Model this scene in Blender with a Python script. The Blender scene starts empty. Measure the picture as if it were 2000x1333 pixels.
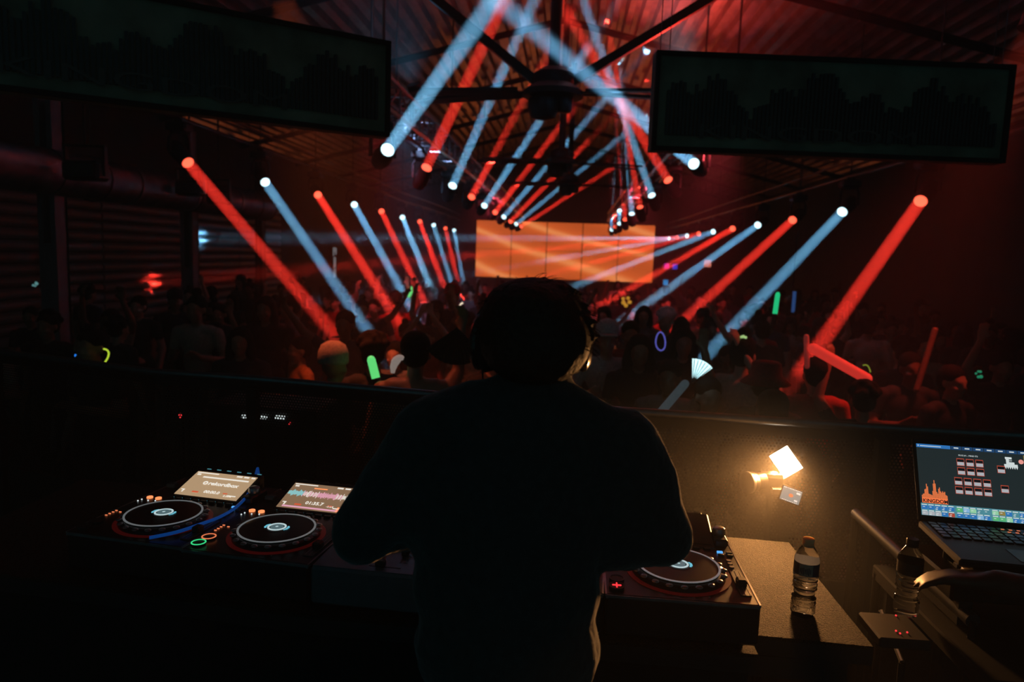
import bpy, bmesh, math, random
import numpy as np
from mathutils import Vector, Matrix

random.seed(7)
S = bpy.context.scene
COL = S.collection
PI = math.pi

# ------------------------------------------------------------------ camera
F = 1400.0                      # focal length in pixels of a 2000 px wide frame
CAM = Vector((0, 0, 1.81))
_a = Vector((110, 166.5, -F)).normalized()
_r = math.radians(2.5)
_u = Vector((math.sin(_r), math.cos(_r), 0)); _u = (_u - _u.dot(_a) * _a).normalized()
_x = _a.cross(_u)
ROT = Matrix((_x, _a, _u))      # camera space -> world
cd = bpy.data.cameras.new('camera'); cam = bpy.data.objects.new('camera', cd); COL.objects.link(cam)
cam.matrix_world = Matrix.Translation(CAM) @ ROT.to_4x4()
cd.sensor_width = 36; cd.lens = 36 * F / 2000; cd.clip_start = .05; cd.clip_end = 100
cd.dof.use_dof = True; cd.dof.focus_distance = 1.9; cd.dof.aperture_fstop = 3.4
S.camera = cam
S.view_settings.view_transform = 'Standard'; S.view_settings.look = 'None'
S.view_settings.exposure = 0; S.view_settings.gamma = 1; S.view_settings.use_curve_mapping = False
cy = S.cycles
cy.max_bounces = 4; cy.diffuse_bounces = 2; cy.glossy_bounces = 2; cy.transmission_bounces = 4
cy.volume_bounces = 0; cy.transparent_max_bounces = 48
cy.caustics_reflective = False; cy.caustics_refractive = False
cy.sample_clamp_indirect = 2.0; cy.adaptive_threshold = .07; cy.light_sampling_threshold = .04; cy.use_denoising = True
# ------------------------------------------------------------------ world (dim teal fill added to lift the blacks, let in behind the booth)
w = bpy.data.worlds.new('world'); S.world = w; w.use_nodes = True
w.node_tree.nodes['Background'].inputs[0].default_value = (.10, .62, .72, 1)
w.node_tree.nodes['Background'].inputs[1].default_value = .045

def ray(px, py): return ROT @ Vector((px - 1000, 666.5 - py, -F)) / F
def P(px, py, d): return CAM + ray(px, py) * d                 # at a depth along the view
def PZ(px, py, z): r = ray(px, py); return CAM + r * ((z - CAM.z) / r.z)   # on a level plane
def PY(px, py, y): r = ray(px, py); return CAM + r * (y / r.y)   # on a plane across the hall

# ------------------------------------------------------------------ materials
def mat(name, color, rough=.6, metal=0, emit=None, es=1.0, noise=.15, scale=30, bump=0, spec=.5, trans=0, ior=1.45, alpha=1, coat=0):
    m = bpy.data.materials.new(name); m.use_nodes = True; nt = m.node_tree; b = nt.nodes['Principled BSDF']
    b.inputs['Roughness'].default_value = rough; b.inputs['Metallic'].default_value = metal
    b.inputs['Specular IOR Level'].default_value = spec; b.inputs['IOR'].default_value = ior
    b.inputs['Transmission Weight'].default_value = trans; b.inputs['Alpha'].default_value = alpha
    b.inputs['Coat Weight'].default_value = coat
    b.inputs['Base Color'].default_value = (*color, 1)
    if noise and not trans:
        tc = nt.nodes.new('ShaderNodeTexCoord'); n = nt.nodes.new('ShaderNodeTexNoise'); n.inputs['Scale'].default_value = scale
        n.inputs['Detail'].default_value = 4
        r = nt.nodes.new('ShaderNodeValToRGB')
        r.color_ramp.elements[0].position = .3; r.color_ramp.elements[1].position = .7
        r.color_ramp.elements[0].color = (*[c * (1 - noise) for c in color], 1)
        r.color_ramp.elements[1].color = (*[min(1, c * (1 + noise)) for c in color], 1)
        nt.links.new(tc.outputs['Object'], n.inputs['Vector']); nt.links.new(n.outputs['Fac'], r.inputs['Fac'])
        nt.links.new(r.outputs['Color'], b.inputs['Base Color'])
        if bump:
            bp = nt.nodes.new('ShaderNodeBump'); bp.inputs['Strength'].default_value = bump; bp.inputs['Distance'].default_value = .01
            nt.links.new(n.outputs['Fac'], bp.inputs['Height']); nt.links.new(bp.outputs['Normal'], b.inputs['Normal'])
    if emit:
        b.inputs['Emission Color'].default_value = (*emit, 1); b.inputs['Emission Strength'].default_value = es
    return m

def volume(name, density, color=(1, 1, 1), g=0.0):
    m = bpy.data.materials.new(name); m.use_nodes = True; nt = m.node_tree; nt.nodes.clear()
    o = nt.nodes.new('ShaderNodeOutputMaterial'); v = nt.nodes.new('ShaderNodeVolumeScatter')
    v.inputs['Density'].default_value = density; v.inputs['Color'].default_value = (*color, 1); v.inputs['Anisotropy'].default_value = g
    nt.links.new(v.outputs[0], o.inputs['Volume']); m.cycles.homogeneous_volume = True; m.cycles.volume_sampling = 'EQUIANGULAR'
    return m

RED = (1, .036, .022); BLUE = (.22, .62, 1.0)
M = dict(
    black=mat('black_plastic', (.022, .022, .023), .5), matte=mat('matte_black_paint', (.022, .022, .023), .85, spec=.2),
    gear=mat('gear_black', (.02, .021, .023), .3, .3, bump=.05, scale=200), steel=mat('truss_aluminium', (.34, .34, .36), .32, .9),
    darksteel=mat('dark_steel', (.06, .06, .065), .4, .7), chrome=mat('chrome', (.75, .75, .78), .12, 1),
    silver=mat('brushed_silver', (.35, .36, .38), .3, .8), rubber=mat('rubber_mat', (.040, .031, .022), .8, noise=.85, scale=330, bump=1.0, spec=.25),
    ceil=mat('painted_roof_deck', (.50, .46, .46), .28, .5, noise=.3, scale=3), purlin=mat('purlin_steel', (.03, .03, .032), .6, .3),
    wall=mat('dark_wall', (.04, .04, .043), .75, scale=2, noise=.4, bump=.3), floor=mat('club_floor', (.02, .02, .022), .35, scale=3, noise=.4),
    stage=mat('stage_deck', (.014, .014, .015), .6, scale=8), duct=mat('duct_metal', (.28, .27, .28), .38, .8, scale=6, noise=.25),
    pillar=mat('column_paint', (.30, .27, .30), .6, scale=5), shutter=mat('shutter_steel', (.35, .36, .38), .5, .2),
    perf=mat('perforated_sheet', (.012, .012, .013), .5, .4), rail=mat('rail_tube', (.22, .23, .25), .28, .8),
    led_face=mat('led_panel_face', (.32, .30, .21), .6, noise=.5, scale=3), led_bar=mat('led_panel_slat', (.05, .07, .075), .5),
    led_txt=mat('led_panel_letter', (.11, .11, .10), .5), led_frame=mat('led_panel_rim', (.022, .019, .013), .5),
    red_lens=mat('red_lens', (.1, .02, .02), .2, emit=(1, .10, .05), es=2.6), blue_lens=mat('blue_lens', (.1, .1, .1), .2, emit=(.62, .93, 1), es=2.6),
    plastic_w=mat('white_plastic', (.6, .6, .6), .5),
)
VB = volume('beam_haze', .085); VH = volume('room_haze', .016)

# ------------------------------------------------------------------ mesh building
class MB:
    def __init__(s): s.v = []; s.f = []; s.m = []
    def add(s, vs, fs, mi=0, X=None):
        b = len(s.v)
        s.v += [tuple(X @ Vector(v)) if X else tuple(v) for v in vs]
        s.f += [tuple(i + b for i in f) for f in fs]; s.m += [mi] * len(fs)
        return s
    def box(s, c, d, mi=0, X=None, bev=0):
        x, y, z = c; a, b, e = d[0] / 2, d[1] / 2, d[2] / 2
        if bev:
            k = min(bev, a * .9, b * .9, e * .9); vs = []; 
            for zz, kk in ((-e, k), (-e + k, 0), (e - k, 0), (e, k)):
                for sx, sy, px_, py_ in ((-1, -1, k, 0), (-1, -1, 0, k), (-1, 1, 0, k), (-1, 1, k, 0), (1, 1, k, 0), (1, 1, 0, k), (1, -1, 0, k), (1, -1, k, 0)):
                    vs.append((x + sx * (a - max(px_, kk)), y + sy * (b - max(py_, kk)), z + zz))
            fs = [tuple(range(8)), tuple(range(31, 23, -1))]
            for r in range(3):
                for i in range(8):
                    j = (i + 1) % 8; fs.append((r * 8 + j, r * 8 + i, r * 8 + 8 + i, r * 8 + 8 + j))
            return s.add(vs, fs, mi, X)
        vs = [(x + i * a, y + j * b, z + k * e) for i in (-1, 1) for j in (-1, 1) for k in (-1, 1)]
        return s.add(vs, [(0, 1, 3, 2), (4, 6, 7, 5), (0, 4, 5, 1), (2, 3, 7, 6), (0, 2, 6, 4), (1, 5, 7, 3)], mi, X)
    def lathe(s, prof, n=24, mi=0, X=None, sx=1, sy=1):      # profile [(r, z)...] about local z
        vs = []; fs = []
        for r, z in prof:
            for i in range(n): t = 2 * PI * i / n; vs.append((r * math.cos(t) * sx, r * math.sin(t) * sy, z))
        for k in range(len(prof) - 1):
            for i in range(n):
                j = (i + 1) % n; fs.append((k * n + i, k * n + j, k * n + n + j, k * n + n + i))
        fs.append(tuple(range(n - 1, -1, -1))); fs.append(tuple((len(prof) - 1) * n + i for i in range(n)))
        return s.add(vs, fs, mi, X)
    def rod(s, p0, p1, r0, r1=None, n=12, mi=0):
        p0, p1 = Vector(p0), Vector(p1); r1 = r0 if r1 is None else r1
        d = p1 - p0; L = d.length
        X = Matrix.Translation(p0) @ d.to_track_quat('Z', 'Y').to_matrix().to_4x4()
        return s.lathe([(r0, 0), (r1, L)], n, mi, X)
    def tube(s, pts, r, n=10, mi=0, closed=False):
        pts = [Vector(p) for p in pts]; N = len(pts); vs = []; up = Vector((0.13, .31, 1)).normalized()
        for i, p in enumerate(pts):
            a = pts[(i - 1) % N] if (closed or i) else p; b = pts[(i + 1) % N] if (closed or i < N - 1) else p
            d = (b - a).normalized(); e1 = d.cross(up)
            e1 = e1.normalized() if e1.length > .01 else d.cross(Vector((1, 0, 0))).normalized(); e2 = d.cross(e1)
            rr = r[i] if isinstance(r, (list, tuple)) else r
            for k in range(n): t = 2 * PI * k / n; vs.append(p + (e1 * math.cos(t) + e2 * math.sin(t)) * rr)
        fs = []
        for i in range(N if closed else N - 1):
            for k in range(n):
                l = (k + 1) % n; j = (i + 1) % N; fs.append((i * n + k, j * n + k, j * n + l, i * n + l))
        if not closed: fs += [tuple(range(n)), tuple((N - 1) * n + k for k in range(n - 1, -1, -1))]
        return s.add(vs, fs, mi)
    def ball(s, c, r, mi=0, X=None, n=16, k=10):
        rx, ry, rz = (r, r, r) if not isinstance(r, (tuple, list)) else r
        T = Matrix.Translation(c) @ (X or Matrix.Identity(4)) @ Matrix.Diagonal((rx, ry, rz, 1))
        return s.lathe([(max(.02, math.sin(PI * i / k)), -math.cos(PI * i / k)) for i in range(k + 1)], n, mi, T)
    def obj(s, name, mats, parent=None, loc=None, smooth=False, X=None, weld=False):
        me = bpy.data.meshes.new(name); me.from_pydata(s.v, [], s.f)
        for m in (mats if isinstance(mats, (list, tuple)) else [mats]): me.materials.append(m)
        me.polygons.foreach_set('material_index', s.m)
        bm = bmesh.new(); bm.from_mesh(me)
        if weld: bmesh.ops.remove_doubles(bm, verts=bm.verts, dist=1e-5)
        bmesh.ops.recalc_face_normals(bm, faces=bm.faces); bm.to_mesh(me); bm.free()
        if smooth:
            me.polygons.foreach_set('use_smooth', [True] * len(me.polygons)); me.set_sharp_from_angle(angle=math.radians(38))
        o = bpy.data.objects.new(name, me); COL.objects.link(o)
        if parent: o.parent = parent
        if X is not None: o.matrix_local = X
        if loc is not None: o.location = loc
        return o

def tag(o, label=None, cat=None, group=None, kind=None):
    if label: o['label'] = label
    if cat: o['category'] = cat
    if group: o['group'] = group
    if kind: o['kind'] = kind
    return o
def empty(name, X, label, cat, group=None):
    o = bpy.data.objects.new(name, None); COL.objects.link(o); o.empty_display_size = .1
    o.matrix_world = X if isinstance(X, Matrix) else Matrix.Translation(X)
    return tag(o, label, cat, group)
def structure(mb, name, m, **k): o = mb.obj(name, m, **k); o['kind'] = 'structure'; return o
def copy_tree(src, X, label=None, group=None):
    r = src.copy(); COL.objects.link(r); r.matrix_world = X
    if label: r['label'] = label
    if group: r['group'] = group
    for c in src.children:
        d = c.copy(); COL.objects.link(d); d.parent = r; d.matrix_local = c.matrix_local
        for g in c.children:
            e = g.copy(); COL.objects.link(e); e.parent = d; e.matrix_local = g.matrix_local
    return r
def text_mesh(name, body, size, m, parent, X, extrude=.001, align='LEFT', bold=0):
    cu = bpy.data.curves.new(name, 'FONT'); cu.body = body; cu.size = size; cu.extrude = extrude; cu.align_x = align; cu.offset = bold; cu.resolution_u = 3
    t = bpy.data.objects.new('tmp', cu); COL.objects.link(t)
    me = bpy.data.meshes.new_from_object(t.evaluated_get(bpy.context.evaluated_depsgraph_get())); bpy.data.objects.remove(t)
    me.name = name; me.materials.clear(); me.materials.append(m)
    o = bpy.data.objects.new(name, me); COL.objects.link(o); o.parent = parent; o.matrix_local = X
    return o
def area_light(name, loc, direction, size, watts, color, spread=180, parent=None, size_y=None):
    l = bpy.data.lights.new(name, 'AREA'); l.shape = 'RECTANGLE' if size_y else 'DISK'; l.size = size
    if size_y: l.size_y = size_y
    l.energy = watts; l.color = color; l.spread = math.radians(spread)
    o = bpy.data.objects.new(name, l); COL.objects.link(o)
    o.matrix_world = Matrix.Translation(loc) @ Vector(direction).to_track_quat('-Z', 'Y').to_matrix().to_4x4()
    if parent: o.parent = parent; o.matrix_parent_inverse = parent.matrix_world.inverted()
    return o

# ------------------------------------------------------------------ hall shell
XL, XR, X0, YF, ZF = -7.8, 7.3, -.25, 31.0, -.6      # crowd floor at -.6, stage floor at 0
RIDGE, EAVE = 6.1, 4.2
structure(MB().box((X0, 16.7, ZF - .1), (16, 29.2, .2)), 'floor', M['floor'])
structure(MB().box((X0, 0.2, -.32), (16, 4.4, .64)), 'floor_stage', M['stage'])
structure(MB().box((XL - .1, 14.5, 1.8), (.2, 34, 4.9)), 'wall_left', M['wall'])
structure(MB().box((XR + .1, 14.5, 1.8), (.2, 34, 4.9)), 'wall_right', M['wall'])
structure(MB().box((X0, YF + .1, 2.8), (16, .2, 7)), 'wall_far', mat('far_wall_paint', (.09, .04, .04), .7, scale=1))
c = MB()                                            # ribbed roof deck, both slopes
for side in (-1, 1):
    half = (XR - XL) / 2 + .3; n = 34; prof = []
    for i in range(n):
        for t, h in ((0, 0), (.14, .10), (.46, .10), (.60, 0)):
            u = (i + t) / n * half; prof.append((X0 + side * u, RIDGE - (RIDGE - EAVE) * u / half + h))
    for (x, z), (x2, z2) in zip(prof[:-1], prof[1:]):
        b = len(c.v); c.v += [(x, -1, z), (x2, -1, z2), (x2, YF, z2), (x, YF, z)]; c.f.append((b, b + 1, b + 2, b + 3)); c.m.append(0)
structure(c, 'ceiling', M['ceil'])
for i in range(9):                                   # roof beams across the hall
    y = 3.2 + i * 3.4; b = MB()
    for side in (-1, 1):
        e = Vector((X0 + side * 7.6, y, EAVE - .1)); r = Vector((X0, y, RIDGE - .12))
        b.rod(r, e, .06, n=4)
    structure(b, 'ceiling_beam' if not i else 'ceiling_beam.%03d' % i, M['purlin'])

# wall columns: left ones catch the light
def column(p, w, d, z1, m, lower=None, name='trim_1'):
    b = MB().box((p.x, p.y, (ZF + z1) / 2), (.05 * w, d, z1 - ZF)) if False else MB()
    h = z1 - ZF
    b.box((p.x - w / 2 + .03, p.y, ZF + h / 2), (.06, d, h)); b.box((p.x + w / 2 - .03, p.y, ZF + h / 2), (.06, d, h))
    b.box((p.x, p.y + d / 2 - .02, ZF + h / 2), (w, .04, h), 1)
    if lower: b.box((p.x, p.y - d / 2 + .02, ZF + lower / 2), (w - .1, .03, lower))
    return structure(b, name, [m, M['wall']])
column(PY(109, 560, 7.6), .20, .2, 3.3, M['pillar'], 2.35, 'trim_1')
column(PY(371, 500, 11.5), .21, .2, 3.6, M['pillar'], 2.0, 'trim_2')
column(PY(509, 500, 15.5), .16, .2, 3.6, M['purlin'], None, 'trim_3')

# ------------------------------------------------------------------ haze filling the hall
hz = MB().box((X0, 14.9, 2.75), (14.8, 31.6, 6.62)).obj('haze', VH); hz['kind'] = 'stuff'; hz['label'] = 'thin theatrical haze hanging in the whole hall'

# ------------------------------------------------------------------ moving-head lamps and their beams
LR = .069
def moving_head(lens, end, color, label, group, half=.5, watts=4.6, drop=.30, length=None, cone_mat=None):
    lens = Vector(lens); end = Vector(end); d = (end - lens).normalized(); L = (end - lens).length
    C = lens - d * .2; root = empty('moving_head', C + Vector((0, 0, drop)), label, 'stage light', group)
    inv = Matrix.Translation(-root.location)
    X = inv @ Matrix.Translation(C) @ d.to_track_quat('Z', 'Y').to_matrix().to_4x4()
    MB().box((0, 0, 0), (.26, .2, .1), bev=.02).box((0, 0, .065), (.1, .05, .05)).obj('base', M['black'], root)
    ax = d.cross(Vector((0, 0, -1))); ax = ax.normalized() if ax.length > .05 else Vector((1, 0, 0))
    y = MB(); h = Vector((0, 0, drop))
    for sgn in (-1, 1): y.tube([-h + ax * sgn * .125, -h * .45 + ax * sgn * .125, -h * .22 + ax * sgn * .1, -h * .2], .022, 8)
    y.rod((0, 0, -.05), (0, 0, -drop * .25), .04); y.obj('yoke', M['black'], root, smooth=True)
    MB().lathe([(.04, -.16), (.085, -.14), (.1, -.06), (.1, .03), (.09, .06), (.088, .19), (.08, .2)], 20, 0, X).obj('head', M['black'], root, smooth=True)
    MB().lathe([(LR, .198), (LR * .96, .206)], 20, 0, X).obj('lens', M['red_lens'] if color is RED else M['blue_lens'], root)
    r1 = LR + L * math.tan(math.radians(half))
    Xb = inv @ Matrix.Translation(lens) @ d.to_track_quat('Z', 'Y').to_matrix().to_4x4()
    o = MB().lathe([(LR * .98, .012), (r1, L)], 20, 0, Xb).obj('light_beam', cone_mat or VB, root)
    o['label'] = ('red' if color is RED else 'pale blue') + ' shaft of light through the haze'
    area_light('lamp', lens + d * .01, d, LR * 2, watts, color, half * 2 * 1.05, root)
    return root
# ------------------------------------------------------------------ far LED wall: five by two cabinets showing an orange wave picture
def wave_screen():
    m = bpy.data.materials.new('led_wall_picture'); m.use_nodes = True; nt = m.node_tree; b = nt.nodes['Principled BSDF']
    N = nt.nodes.new; L = nt.links.new
    g = N('ShaderNodeNewGeometry'); mp = N('ShaderNodeMapping'); mp.inputs['Scale'].default_value = (.3, 1, 1.1)
    n1 = N('ShaderNodeTexNoise'); n1.inputs['Scale'].default_value = .9; n1.inputs['Detail'].default_value = 3
    wv = N('ShaderNodeTexWave'); wv.wave_type = 'BANDS'; wv.bands_direction = 'DIAGONAL'; wv.inputs['Scale'].default_value = .45
    wv.inputs['Distortion'].default_value = 14; wv.inputs['Detail'].default_value = 2; wv.inputs['Detail Scale'].default_value = .35
    r = N('ShaderNodeValToRGB'); e = r.color_ramp.elements
    e[0].position = 0; e[0].color = (.60, .10, .02, 1); e[1].position = 1; e[1].color = (1, .30, .09, 1)
    k = e.new(.72); k.color = (.74, .125, .024, 1); k = e.new(.9); k.color = (.85, .19, .045, 1)
    L(g.outputs['Position'], mp.inputs['Vector']); L(mp.outputs[0], wv.inputs['Vector']); L(mp.outputs[0], n1.inputs['Vector'])
    L(wv.outputs['Fac'], r.inputs['Fac']); L(r.outputs['Color'], b.inputs['Emission Color'])
    b.inputs['Emission Strength'].default_value = 1.15; b.inputs['Base Color'].default_value = (.02, .02, .02, 1)
    return m
YW = 29.4; tl = PY(931, 430, YW); br = PY(1274, 553, YW); wx = (br.x - tl.x) / 5; hz_ = (tl.z - br.z) / 2
lw = empty('led_wall', Vector(((tl.x + br.x) / 2, YW, ZF)), 'glowing orange LED video wall at the far end of the hall', 'led wall')
MW = wave_screen()
seg = None
for i in range(5):
    for j in range(2):
        X = Matrix.Translation(Vector((tl.x + wx * (i + .5), YW, br.z + hz_ * (j + .5))) - lw.location)
        o = MB().box((0, 0, 0), (wx - .035, .1, hz_ - .012), bev=.01).obj('led_cabinet', MW, lw, X=X) if seg is None else None
        if o is None: o = seg.copy(); COL.objects.link(o); o.parent = lw; o.matrix_local = X
        seg = seg or o
MB().box((0, .12, (br.z + tl.z) / 2 - ZF), (tl.x - br.x + .3, .08, hz_ * 2 + .2)).obj('back_plate', M['matte'], lw)
t = MB()
for sx in (-1, 1): t.box((sx * 2.6, .1, (br.z - ZF) / 2), (.2, .3, br.z - ZF + .02))
t.obj('stand', M['matte'], lw)
# the low far stage under the wall
MB().box((0, YW + .3, ZF + .2), (11, 1.4, .4)).obj('stage_riser', M['matte']); tag(bpy.data.objects['stage_riser'], 'low black stage riser at the foot of the orange video wall', 'stage')

# ------------------------------------------------------------------ lamps
words = ['first', 'second', 'third', 'fourth', 'fifth', 'sixth', 'seventh', 'eighth', 'ninth', 'tenth', 'eleventh']
rowL = [(367, 318, 685, 690), (518, 356, 730, 664), (621, 381, 797, 658), (692, 400, 820, 632), (745, 413, 845, 625), (786, 425, 872, 640), (820, 433, 882, 600), (847, 440, 890, 580), (870, 446, 899, 570), (887, 450, 907, 566)]
for k, (x, y, ex, ey) in enumerate(rowL):
    d = 8.46 + 2.2 * k
    moving_head(P(x, y, d), PZ(ex, ey, .75 if k < 4 else .55), RED if k % 2 == 0 else BLUE,
                ('red' if k % 2 == 0 else 'pale blue') + ' beam moving head, %s from the near end of the left wall rail' % words[k], 'moving heads on the left wall rail', watts=4.6 if k % 2 else 7.2)
rowR = [(1798, 393, 1558, 735, 6.2), (1645, 414, 1370, 705, 8), (1548, 430, 1285, 672, 9.5), (1480, 440, 1205, 635, 11), (1431, 447, 1148, 612, 12.5), (1393, 453, 1080, 576, 14.5), (1365, 457, 1060, 540, 17), (1342, 461, 1050, 512, 19), (1322, 464, 325, 552, 13.6), (1306, 466, 405, 465, 15.2)]
for k, (x, y, ex, ey, ed) in enumerate(rowR):
    d = 7.8 + 2.2 * k
    moving_head(P(x, y, d), P(ex, ey, ed), RED if k % 2 == 0 else BLUE,
                ('red' if k % 2 == 0 else 'pale blue') + ' beam moving head, %s from the near end of the right wall rail' % words[k], 'moving heads on the right wall rail', watts=(4.6 if k % 2 else 7.2) * (1.3 if k > 7 else 1), half=.65 if k > 7 else .5)
ctrL = [(757, 293, 975, -15, 4.8), (833, 328, 995, -20, 7.5), (884, 363, 1050, -15, 8.5), (921, 385, 1120, 20, 9.6), (946, 402, 1150, 90, 11), (967, 415, 1120, 215, 13.5), (984, 424, 1185, 190, 15), (997, 433, 1150, 275, 18), (1008, 438, 1220, 262, 20), (1018, 443, 1200, 325, 22)]
for k, (x, y, ex, ey, ed) in enumerate(ctrL):
    d = 7.3 + 2.15 * k; blue = k % 2 == 0
    moving_head(P(x, y, d), P(ex, ey, ed), BLUE if blue else RED,
                ('pale blue' if blue else 'red') + ' upward beam moving head, %s from the near end of the left truss' % words[k], 'moving heads under the left truss', watts=5.2 if blue else 7.6)
ctrR = [(1355, 320, 960, -10, 5.0), (1305, 352, 1095, 5, 8.8), (1273, 382, 1139, 0, 10.5), (1250, 405, 1190, 60, 13.0), (1234, 418, 1215, 130, 15), (1221, 429, 1205, 200, 17), (1210, 437, 1215, 260, 19), (1202, 443, 1190, 300, 21), (1195, 449, 1200, 340, 23)]
for k, (x, y, ex, ey, ed) in enumerate(ctrR):
    d = 8.9 + 2.2 * k; blue = k % 2 == 0
    moving_head(P(x, y, d), P(ex, ey, ed), BLUE if blue else RED,
                ('pale blue' if blue else 'red') + ' upward beam moving head, %s from the near end of the right truss' % words[k], 'moving heads under the right truss', watts=5.2 if blue else 7.6)
heads = lambda g: [o for o in bpy.data.objects if o.get('group') == g]
# ------------------------------------------------------------------ rails and trusses that carry the lamps
def wall_rail(group, label):
    pts = [o.location + Vector((0, 0, .105)) for o in heads(group)]
    pts = sorted(pts, key=lambda p: p.y); p0 = pts[0] + (pts[0] - pts[1]) * 1.7; pts = [p0] + pts + [pts[-1] + (pts[-1] - pts[-2]) * .8]
    r = empty('lamp_rail', pts[1], label, 'rail'); L = [p - pts[1] for p in pts]
    MB().tube(L, .025, 8).obj('pipe', M['darksteel'], r, smooth=True)
    MB().tube([p + Vector((0, 0, .22)) for p in L], .018, 8).obj('upper_pipe', M['darksteel'], r, smooth=True)
    for p, q in zip(L, pts):
        top = RIDGE - (RIDGE - EAVE) * abs(q.x - X0) / 7.85
        MB().rod(p, p + Vector((0, 0, top - q.z)), .008, n=6).obj('hanger', M['darksteel'], r)
    return r
wall_rail('moving heads on the left wall rail', 'dark pipe rail carrying the left wall row of moving heads')
wall_rail('moving heads on the right wall rail', 'dark pipe rail carrying the right wall row of moving heads')
def truss(group, label):
    pts = sorted([o.location + Vector((0, 0, .1)) for o in heads(group)], key=lambda p: p.y)
    a, b = pts[0], pts[-1]; a = a + (a - b).normalized() * .9; b = b + (b - a).normalized() * .5
    r = empty('lighting_truss', a, label, 'truss'); d = (b - a); n = int(d.length / .5); w = .15
    off = [Vector((sx * w, 0, z)) for sx, z in ((-1, .03), (1, .03), (1, .33), (-1, .33))]
    for o in off: MB().rod(o, o + d, .025, n=8).obj('chord', M['steel'], r, smooth=True)
    far = MB(); cache = {}
    for k in range(n):
        s0 = d * (k / n); s1 = d * ((k + 1) / n)
        for q in range(4):
            p, p2 = off[q], off[(q + 1) % 4]; p, p2 = (p, p2) if k % 2 else (p2, p)
            for kk, (A, B) in enumerate(((p, p2 + d / n), (p, p2))):
                if a.y + s0.y < 15:
                    key = (q, k % 2, kk)
                    if key not in cache: cache[key] = MB().rod(A, B, .011, n=5).obj('brace', M['steel'], r).data; o = bpy.context.scene.objects[-1] if False else None
                    if key in cache and not (key in cache and k < 2 and False):
                        o = bpy.data.objects.new('brace', cache[key]); COL.objects.link(o); o.parent = r; o.location = s0
                else: far.rod(s0 + A, s0 + B, .011, n=5)
    f = far.obj('far_braces', M['steel'], r); f['kind'] = 'stuff'
    for pt in pts[::2]:
        q = pt - a; top = RIDGE - (RIDGE - EAVE) * abs(pt.x - X0) / 7.85
        MB().rod(q + Vector((0, 0, .33)), q + Vector((0, 0, top - pt.z)), .012, n=6).obj('hanger', M['darksteel'], r)
    # lamps clamp to the lower chords
    MB().tube([p - a for p in pts], .02, 6).obj('lamp_bar', M['darksteel'], r)
    return r
truss('moving heads under the left truss', 'aluminium box truss over the left centre row of beam lights')
truss('moving heads under the right truss', 'aluminium box truss over the right centre row of beam lights')
for o in [o for o in bpy.data.objects if o.name.startswith('brace') and o.parent and o.location.length < 1e-6]:   # the two pattern pieces double the first bay
    twin = [q for q in bpy.data.objects if q is not o and q.parent is o.parent and q.data is o.data and q.location.length < 1e-6]
    if twin: bpy.data.objects.remove(o)

# ------------------------------------------------------------------ ceiling fans
def ceiling_fan(p, R, rot, label, struts=True):
    r = empty('ceiling_fan', p, label, 'fan', 'big ceiling fans along the hall')
    top = RIDGE - (RIDGE - EAVE) * abs(p.x - X0) / 7.85 - p.z
    MB().lathe([(.06, -.02), (.30, 0), (.30, .05), (.2, .12), (.2, .22), (.1, .28)], 20).obj('hub', M['black'], r, smooth=True)
    MB().rod((0, 0, .2), (0, 0, top), .055, n=12).obj('downrod', M['black'], r, smooth=True)
    MB().lathe([(.04, -.22), (.12, -.2), (.155, -.12), (.15, -.02), (.1, 0)], 18, 0, Matrix.Translation((-.09, 0, 0))).obj('motor', M['black'], r, smooth=True)
    MB().lathe([(.03, -.15), (.07, -.14), (.085, -.06), (.08, 0)], 14, 0, Matrix.Translation((.12, 0, 0))).obj('control_box', M['darksteel'], r, smooth=True)
    for k in (0, PI, PI * .9, -.1 * PI):
        X = Matrix.Rotation(rot + k, 4, 'Z') @ Matrix.Rotation(.12, 4, 'X')
        b = MB(); b.box((.3, 0, .03), (.3, .08, .02)); 
        vs = [(.35, -.09, .03), (.35, .09, .03), (R - .12, .07, .0), (R, .02, .0), (R, -.06, .0), (R - .1, -.07, .0)]
        b.add(vs + [(x, y, z + .03) for x, y, z in vs], [(0, 1, 2, 3, 4, 5), (11, 10, 9, 8, 7, 6)] + [(i, (i + 1) % 6, (i + 1) % 6 + 6, i + 6) for i in range(6)])
        b.obj('blade', M['black'], r, X=X)
    if struts:
        for sx, dz in ((-1, .75), (1, .62)):
            MB().box((0, 0, 0), (.085, .085, 1)).obj('strut', M['black'], r, X=Matrix.Translation((sx * 1.15, .1, .15 + 1.0 * dz)) @ Vector((sx * 1, 0, dz)).to_track_quat('Z', 'Y').to_matrix().to_4x4() @ Matrix.Diagonal((1, 1, 2.5, 1)))
    return r
ceiling_fan(P(1080, 190, 7.1), 1.42, .06, 'nearest big black ceiling fan seen edge-on between the hanging panels')
ceiling_fan(P(1096, 322, 12.6), 1.42, .35, 'middle black ceiling fan, second from the booth', False)
ceiling_fan(P(1112, 364, 16.2), 1.42, .2, 'farthest black ceiling fan, nearest to the video wall', False)

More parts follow.
